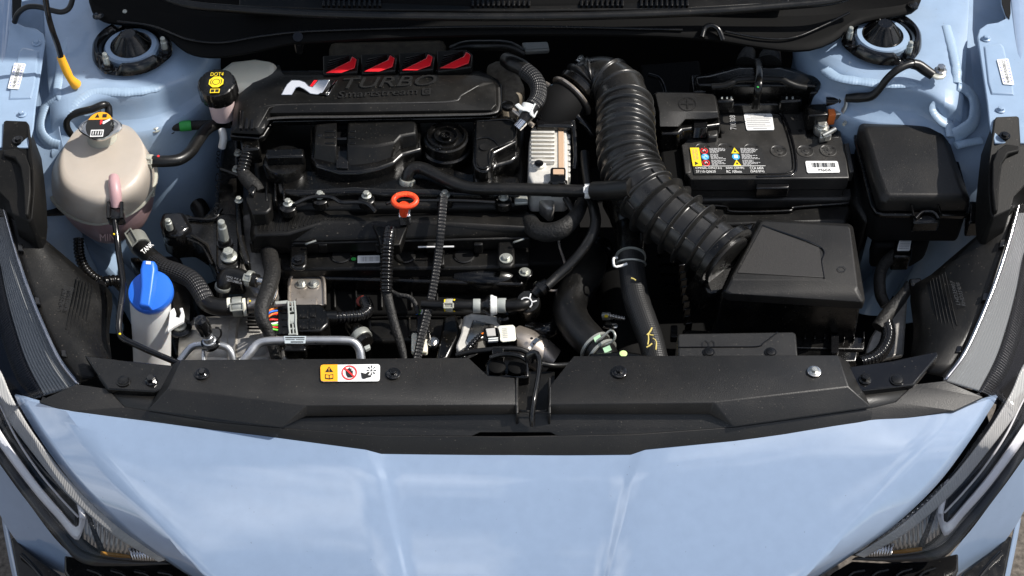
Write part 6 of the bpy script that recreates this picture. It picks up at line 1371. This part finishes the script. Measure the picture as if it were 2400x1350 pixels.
for t, u0, u1, v0, v1 in (('CMF60L-DIN(12v)', .03, .39, .74, .84), ('37110-Q0620', .03, .30, .87, .97), ('60Ah (20HR)', .45, .70, .74, .84), ('RC 100min', .45, .66, .87, .97), ('CCA 640A', .78, .97, .74, .84), ('(SAE/EN)', .78, .97, .87, .98)): d.text(t, u0, v0, u1, v1, 'white', lb_, .0012)
d = Dec((1743, 267, TZ + .0012), (1809, 267, TZ + .0012), (1815, 305, TZ + .0012), (1750, 306, TZ + .0012)); w2 = d.rrect('deposit_label', 'white', bt, .0006, .10, 1.7)
d.text('DEPOZITOLUDUR', .16, .06, .80, .16, 'greyprint', w2, .001); d.lines('small_print', [(.22, .20, .74, .04)] + [(.06, .30 + i * .11, random.uniform(.7, .96), .05) for i in range(5)] + [(.25, .87, .75, .06)], 'greyprint', w2, .001)
d = Dec((1887, 378, TZ + .0012), (1963, 378, TZ + .0012), (1969, 405, TZ + .0012), (1892, 406, TZ + .0012)); w3 = d.rrect('barcode_label', 'white', bt, .0006, .14, 2.8)
d.bars('barcode', .18, .16, .90, .55, 'ink', w3, .001, n=26); d.text('M60A', .36, .66, .74, .90, 'ink', w3, .001); d.text('37110-Q0620', .05, .12, .10, .85, 'greyprint', w3, .001, turn=1)
d = Dec((1708, 271, TZ + .001), (1724, 271, TZ + .001), (1728, 304, TZ + .001), (1710, 304, TZ + .001)); d.text('710308', .1, .0, .9, 1, 'greyprint', bt, .0006, turn=1)
# negative terminal, sensor and earth cable
nt = thing('battery_terminal', 'silver clamp on the negative battery post with sensor block', 'terminal', (1928, 300, -.02))
c = P(1928, 288, .003) - Z * .019; k = mpp(c)
lathe('post_clamp', c, [(17 * k, 0), (18 * k, .002), (18 * k, .012), (16 * k, .014), (12 * k, .0142), (11.5 * k, .018), (10 * k, .019), (2 * k, .019)], 'zinc', nt, seg=32)
prism('jaw', [(1920, 302), (1936, 302), (1938, 320), (1922, 322)], TZ + .013, .012, 'zinc', nt, bevel=.002)
tube('clamp_bolt', [(1928, 318, .0), (1944, 310, .002), (1958, 302, .004)], 5.5, 'zinc', nt); prism('jaw_block', [(1932, 304), (1950, 302), (1950, 316), (1934, 320)], TZ + .016, .012, 'zinc', nt, bevel=.002)
prism('link_plate', [(1915, 272), (1938, 272), (1939, 286), (1916, 287)], TZ + .018, .004, 'zinc', nt, bevel=.001)
prism('sensor_block', [(1890, 244), (1936, 242), (1942, 269), (1896, 271)], .016, .03, 'smooth', nt, bevel=.002); prism('sensor_base', [(1884, 246), (1890, 244), (1936, 266), (1912, 276), (1890, 284)], .0, .016, 'smooth', nt, bevel=.002)
prism('orange_insulator', [(1940, 255), (1956, 254), (1960, 269), (1943, 270)], .012, .02, 'copper', nt, bevel=.001)
prism('copper_tab', [(1955, 254), (1976, 246), (1982, 250), (1976, 266), (1958, 268)], .011, .012, 'zinc', nt, bevel=.002)
tube('tab_upright', [(1974, 262, .012), (1982, 248, .022), (1983, 230, .03)], [7, 6, 6], 'zinc', nt, flat=.4)
tube('plug', [(1936, 238, .014), (1974, 238, .016)], 11, 'smooth', nt); tube('plug_collar', [(1966, 238, .0155), (1972, 238, .016)], 13, 'smooth', nt)
tube('lead', [(1932, 210, -.0), (1945, 222, .004), (1955, 232, .01)], 8, 'tape', nt)
ek = thing('earth_cable', 'black earth cable from the battery terminal to the right tower', 'cable', (2100, 160, .07))
tube('cable', [(1984, 230, .034), (2010, 229, .040), (2040, 226, .048), (2058, 212, .06), (2078, 186, .078), (2100, 166, .09), (2125, 153, .094), (2146, 150, .092)], [10, 12, 11, 9, 9, 9, 9, 10], 'rubber', ek, seg=16)
tube('shrink_sleeve', [(2138, 150, .093), (2152, 153, .090), (2168, 164, .085), (2186, 176, .080)], [12, 13, 13, 12], 'rubber', ek, seg=16)
tube('lug', [(2180, 172, .080), (2198, 178, .078), (2206, 172, .079)], [9, 15, 14], 'zincgrey', ek, flat=.35); bolt(2204, 166, .081, 15, ek, 'steel', 'bolt')
gk = thing('wing_grommet', 'round black grommet with stud on the inner wing behind the battery', 'grommet', (1985, 285, -.02))
lathe_px('disc', 1986, 278, -.01, [(22, 0), (22, 4), (16, 6), (10, 8)], 'gloss', gk, axis=Vector((-.3, -.7, .6)), seg=28); tube('stud', [(1984, 282, .0), (1978, 292, .004)], 4, 'zincgrey', gk)
# plus terminal cover
pc_ = thing('plus_cover', 'dark grey plus-terminal cover with circled plus on the battery', 'cover', (1610, 260, .0))
Z0 = .022
top = [(1536, 220), (1542, 217), (1668, 219), (1675, 226), (1682, 262), (1545, 261)]
mid = [(1532, 222), (1540, 216), (1670, 218), (1678, 224), (1686, 284), (1612, 284), (1598, 302), (1546, 306), (1541, 300)]
bev = [(1536, 221), (1542, 217), (1668, 219), (1675, 226), (1682, 262), (1660, 262), (1610, 262), (1560, 261), (1545, 261)]
bot_ = [(1532, 222), (1540, 216), (1670, 218), (1678, 224), (1684, 276), (1650, 280), (1606, 280), (1590, 297), (1546, 297)]
loft('lid', [ring(bev, Z0), ring(bot_, Z0 - .008), ring(bot_, Z0 - .018, 0, .001)], 'cover', pc_, bevel=.0025)
prism('base', [(1536, 224), (1684, 224), (1690, 292), (1600, 304), (1592, 312), (1548, 314)], .004, .05, 'smooth', pc_, bevel=.003)
prism('latch', rrect(1626, 282, 1658, 300, 2), .008, .02, 'gloss', pc_, bevel=.002); prism('latch_foot', [(1654, 302), (1682, 298), (1684, 318), (1660, 322)], -.006, .02, 'battery', pc_, bevel=.003)
d = Dec((1589, 228, Z0), (1631, 228, Z0), (1633, 261, Z0), (1591, 261, Z0)); d.annulus('circle', .5, .5, .5, .5, .10, 'embossed', pc_, .0008); d.rect('plus_bar', .15, .46, .85, .54, 'embossed', pc_, .0008); d.rect('plus_bar', .46, .15, .54, .85, 'embossed', pc_, .0009)
tube('base_edge', [(1550, 316, .0), (1590, 314, .0), (1604, 306, .0), (1640, 302, .0)], 3, 'smooth', pc_, seg=6)
# engine computer plug behind the battery
ep = thing('control_unit_plug', 'wide black control unit plug with lever behind the battery', 'plug', (1780, 200, .0))
A0 = [(1624, 178), (1660, 172), (1700, 160), (1730, 150), (1830, 150), (1860, 160), (1895, 172), (1928, 176), (1932, 205), (1925, 218), (1890, 220), (1660, 220), (1628, 214)]
A1 = [(1630, 180), (1662, 176), (1702, 166), (1732, 158), (1828, 158), (1858, 166), (1893, 176), (1922, 180), (1925, 198), (1890, 206), (1850, 192), (1735, 190), (1700, 200), (1660, 206), (1636, 200)][:13]
A1 = [(1630, 180), (1662, 176), (1702, 166), (1732, 158), (1828, 158), (1858, 166), (1893, 176), (1922, 180), (1924, 194), (1900, 204), (1850, 190), (1730, 190), (1680, 204)]
A1 = A1[:8] + [(1924, 196), (1912, 204), (1870, 200), (1690, 200), (1636, 200)]
loft('housing', [ring(A0, .012, -.04), ring(A0, .012), ring(A1, .030)], 'smooth', ep, bevel=.004, seg=3)
prism('end_block', [(1618, 174), (1654, 173), (1656, 214), (1626, 216)], .018, .03, 'smooth', ep, bevel=.003); prism('end_block', [(1896, 174), (1926, 174), (1934, 212), (1898, 218)], .018, .03, 'smooth', ep, bevel=.003)
tube('lever', [(1668, 204, .030), (1694, 202, .032), (1716, 194, .036), (1736, 186, .038), (1825, 186, .038), (1846, 194, .036), (1868, 202, .032), (1890, 206, .030)], 8, 'matte', ep, seg=14)
for x, w in ((1748, 24), (1802, 30)): tube('wire_boot', [(x, 150, .02), (x + 2, 138, .02), (x + 6, 124, .01)], [w, w * .9, w * .7], 'tape', ep, seg=18)
tube('strap', [(1776, 140, .034), (1780, 165, .044), (1778, 195, .046), (1774, 225, .03), (1770, 255, .005)], 9, 'smooth', ep, flat=.4)
lathe_px('green_mark', 1776, 204, .049, [(3, 0), (2, 1)], 'green', ep, seg=8)
for x0, x1 in ((1680, 1722), (1828, 1880)): prism('latch', [(x0, 222), (x1, 221), (x1, 236), (x0, 238)], .012, .02, 'smooth', ep, bevel=.003)
prism('back_wall', [(1640, 236), (1750, 236), (1760, 230), (1800, 230), (1808, 236), (1880, 236), (1880, 244), (1640, 246)], .002, .03, 'smooth', ep, bevel=.002)
for x in (1690, 1702, 1712, 1842, 1856): prism('pin', [(x, 226), (x + 4, 226), (x + 4, 231), (x, 231)], .0135, .003, 'greyclip', ep, bevel=.0004)
tg_ = thing('battery_tray', 'black plastic battery tray and insulation wall under the battery', 'tray', (1800, 480, -.1))
prism('tray_wall', [(1590, 478), (1700, 484), (1716, 496), (1850, 494), (1862, 486), (1990, 476), (1998, 490), (1985, 520), (1610, 530)], -.070, .08, 'matte', tg_, bevel=.006, seg=3)
prism('side_wall', [(1985, 280), (2005, 290), (2050, 500), (2030, 520), (1998, 470)], -.05, .12, 'matte', tg_, bevel=.006)
tube('wall_edge', [(1600, 480, -.066), (1698, 484, -.066), (1716, 496, -.066), (1848, 494, -.066), (1862, 486, -.066), (1988, 476, -.066)], 3.5, 'smooth', tg_, seg=8)
prism('side_box', [(1540, 310), (1600, 316), (1612, 470), (1560, 480)], -.03, .12, 'dull', tg_, bevel=.006)
# ================================================================== fuse box
fb = thing('fuse_box', 'large black fuse box with square lid beside the battery', 'fuse box', (2150, 420, -.1))
L0 = [(2014, 292), (2022, 287), (2206, 289), (2215, 295), (2240, 372), (2262, 434), (2275, 466), (2270, 474), (2072, 474), (2060, 468), (2040, 400), (2024, 335), (2010, 306)]
L1 = [(2030, 300), (2034, 296), (2200, 297), (2206, 302), (2228, 372), (2248, 430), (2258, 452), (2254, 457), (2084, 456), (2076, 450), (2056, 398), (2040, 340), (2028, 306)]
loft('lid', [ring(L0, .006, -.020), ring(L0, .006), ring(L1, .016)], 'lid', fb, bevel=.005, seg=3)
rim = [(2000, 298), (2014, 288), (2212, 288), (2226, 298), (2276, 478), (2272, 500), (2262, 505), (2070, 503), (2052, 498), (2040, 480), (2004, 330)]
prism('rim', ring_ if False else rim, -.014, .008, 'smooth', fb, bevel=.002)
base_ = [(2004, 302), (2220, 300), (2270, 484), (2262, 500), (2062, 500), (2046, 486)]
prism('box', base_, -.020, .06, 'deep', fb, bevel=.004)
prism('catch', [(2080, 290), (2090, 276), (2140, 276), (2146, 290)], .004, .02, 'smooth', fb, bevel=.003); tube('catch_loop', [(2092, 286, .008), (2098, 274, .010), (2116, 271, .010), (2132, 274, .010), (2136, 286, .008)], 4, 'gloss', fb, seg=8)
prism('catch', [(2140, 494), (2204, 494), (2204, 520), (2140, 522)], -.010, .02, 'smooth', fb, bevel=.003); tube('catch_loop', [(2146, 512, -.008), (2160, 498, -.006), (2175, 495, -.006), (2190, 498, -.006), (2200, 512, -.008)], 4, 'gloss', fb, seg=8)
for x in (2138, 2202): tube('lid_rib', [(x - 2, 480, .002), (x + 4, 506, -.010)], 2.6, 'smooth', fb, seg=6)
prism('side_mount', [(2272, 470), (2308, 472), (2308, 520), (2270, 522)], -.02, .03, 'smooth', fb, bevel=.003); hw('push_clip', 'clip', 2296, 486, -.019, 12, 'gloss', fb)
prism('lower_body', [(2050, 530), (2190, 530), (2180, 556), (2150, 575), (2050, 575)], -.085, .05, 'deep', fb, bevel=.006)
lk = prism('lower_plug', [(2098, 560), (2142, 560), (2136, 602), (2094, 602)], -.08, .03, 'smooth', fb, bevel=.003)
d = Dec((2108, 563, -.079), (2136, 563, -.079), (2132, 588, -.079), (2102, 588, -.079)); w4 = d.rrect('paper_label', 'white', lk, .0006, .1, 1); d.lines('small_print', [(.1, .15 + i * .16, .9, .06) for i in range(5)], 'greyprint', w4, .001)
tag(tube('fuse_harness', [(2098, 596, -.09), (2072, 620, -.095), (2062, 650, -.10), (2064, 690, -.11), (2076, 716, -.115)], [14, 14, 14, 14, 13], 'tape'), 'thick taped harness dropping from the fuse box', 'harness')
lh = thing('lamp_harness', 'black harness with corrugated end beside the right headlight apron', 'harness', (2090, 740, -.1))
tube('taped_part', [(2134, 664, -.06), (2118, 690, -.07), (2098, 715, -.08), (2076, 742, -.085), (2058, 768, -.09)], [11, 14, 16, 17, 17], 'tape', lh); tube('conduit', [(2076, 755, -.09), (2082, 785, -.085), (2072, 815, -.08), (2050, 838, -.075), (2015, 850, -.07)], 17, 'gloss', lh, corr=(.006, .0018, .7))
prism('plug', [(2130, 652), (2160, 650), (2164, 664), (2136, 670)], -.05, .02, 'smooth', lh, bevel=.003)
tag(prism('wing_plate', [(2100, 690), (2128, 690), (2118, 830), (2020, 850), (2040, 790)], -.15, .01, 'alu', bevel=.003), 'bare grey plate in the gap behind the right corner plate', 'plate')
# ================================================================== air filter box
af = thing('air_filter_box', 'big dark grey faceted air filter box front right', 'air filter box', (1860, 640, -.1))
Z1 = .004
a0 = [(1773, 518), (1780, 512), (1990, 524), (2000, 530), (2028, 700), (2024, 712), (1708, 692), (1694, 684), (1698, 670)]
a1 = [(1785, 526), (1790, 521), (1984, 532), (1990, 538), (2000, 640), (1996, 660), (1936, 653), (1726, 640), (1728, 634)]
a1b = [(1782, 522), (1788, 517), (1985, 529), (1993, 535), (2010, 672), (2004, 680), (1945, 655), (1716, 655), (1714, 648)]
loft('lid', [ring(a0, Z1 - .016, -.012), ring(a0, Z1 - .014), ring(a0, Z1 - .010, 0, -.003), ring(a1b, Z1)], 'lid', af, bevel=.004, seg=3)
ins = [(1787, 530), (1920, 580), (1930, 650), (1728, 639)]
prism('inset_panel', ins, Z1 + .0012, .001, mat('warm_plastic', (.027, .0252, .0235), .5, 0, .38, bump=(700, .4), var=(420, .15)), af, bevel=.0005)
tube('inset_edge', [(1787, 528, Z1 + .001), (1921, 578, Z1 + .001), (1926, 615, Z1 + .001), (1932, 652, Z1 + .001)], 1.8, 'gloss', af, seg=6)
d = Dec((1960, 622, Z1 + .001), (1984, 622, Z1 + .001), (1986, 640, Z1 + .001), (1961, 640, Z1 + .001)); d.annulus('filter_mark', .5, .5, .45, .4, .2, 'embossed', af, .0006, 6)
bd = [(1760, 530), (1990, 536), (2020, 704), (1710, 694), (1690, 686)]
loft('body', [ring(bd, Z1 - .02), ring(bd, Z1 - .02, -.09, .004)], 'smooth', af, bevel=.004)
wing = [(1768, 530), (1700, 690), (1620, 760), (1600, 720), (1640, 640), (1700, 560)]
loft('side_wall', [ring([(1772, 520), (1700, 684), (1660, 690), (1640, 640), (1700, 540)], Z1 - .03), ring([(1772, 520), (1704, 690), (1640, 730), (1600, 690), (1680, 540)], Z1 - .10)], 'smooth', af, bevel=.006)
prism('seam_flange', [(1600, 772), (1880, 784), (2024, 790), (2028, 800), (2026, 820), (1600, 810)], -.096, .006, 'smooth', af, bevel=.002)
prism('lower_box', [(1604, 786), (2018, 800), (2010, 850), (1610, 850)], -.10, .08, 'smooth', af, bevel=.004)
for i in range(7): prism('flange_tooth', [(1885 + i * 23, 776), (1889 + i * 23, 776), (1889 + i * 23, 794), (1885 + i * 23, 794)], -.088, .02, 'smooth', af, bevel=.001)
for i in range(9): prism('side_tooth', [(1590 + i * 2, 620 + i * 17), (1606 + i * 2, 616 + i * 17), (1608 + i * 2, 620 + i * 17), (1592 + i * 2, 624 + i * 17)], -.10 + .001 * i, .02, 'smooth', af, bevel=.001)
prism('spring_clip', rrect(1948, 784, 1966, 826, 3), -.084, .012, 'gloss', af, bevel=.002); prism('spring_clip', rrect(1572, 762, 1588, 790, 3), -.09, .012, 'gloss', af, bevel=.002)
ad = thing('air_duct', 'flat black air duct behind the radiator cover, house mark on top', 'duct', (1730, 810, -.03))
u0 = [(1588, 786), (1592, 781), (1858, 777), (1866, 782), (1872, 860), (1590, 862)]
prism('duct', u0, -.012, .04, 'cover', ad, bevel=.004)
tube('seam', [(1590, 814, -.0115), (1700, 813, -.0115), (1775, 812, -.0115), (1790, 803, -.0115), (1822, 779, -.0115)], 1.8, 'gloss', ad, seg=6)
for x in (1661, 1806): hw('push_clip', 'clip', x, 826, -.0115, 14, 'smooth', ad)
d = Dec((1646, 794, -.0115), (1676, 794, -.0115), (1676, 812, -.0115), (1646, 812, -.0115)); d.poly('house_mark', [(0, 1), (0, .5), (.25, .15), (.5, .5), (.75, .15), (1, .5), (1, 1), (.92, 1), (.92, .55), (.75, .3), (.55, .6), (.55, 1), (.47, 1), (.47, .6), (.25, .3), (.08, .55), (.08, 1)], 'embossed', ad, .0008)
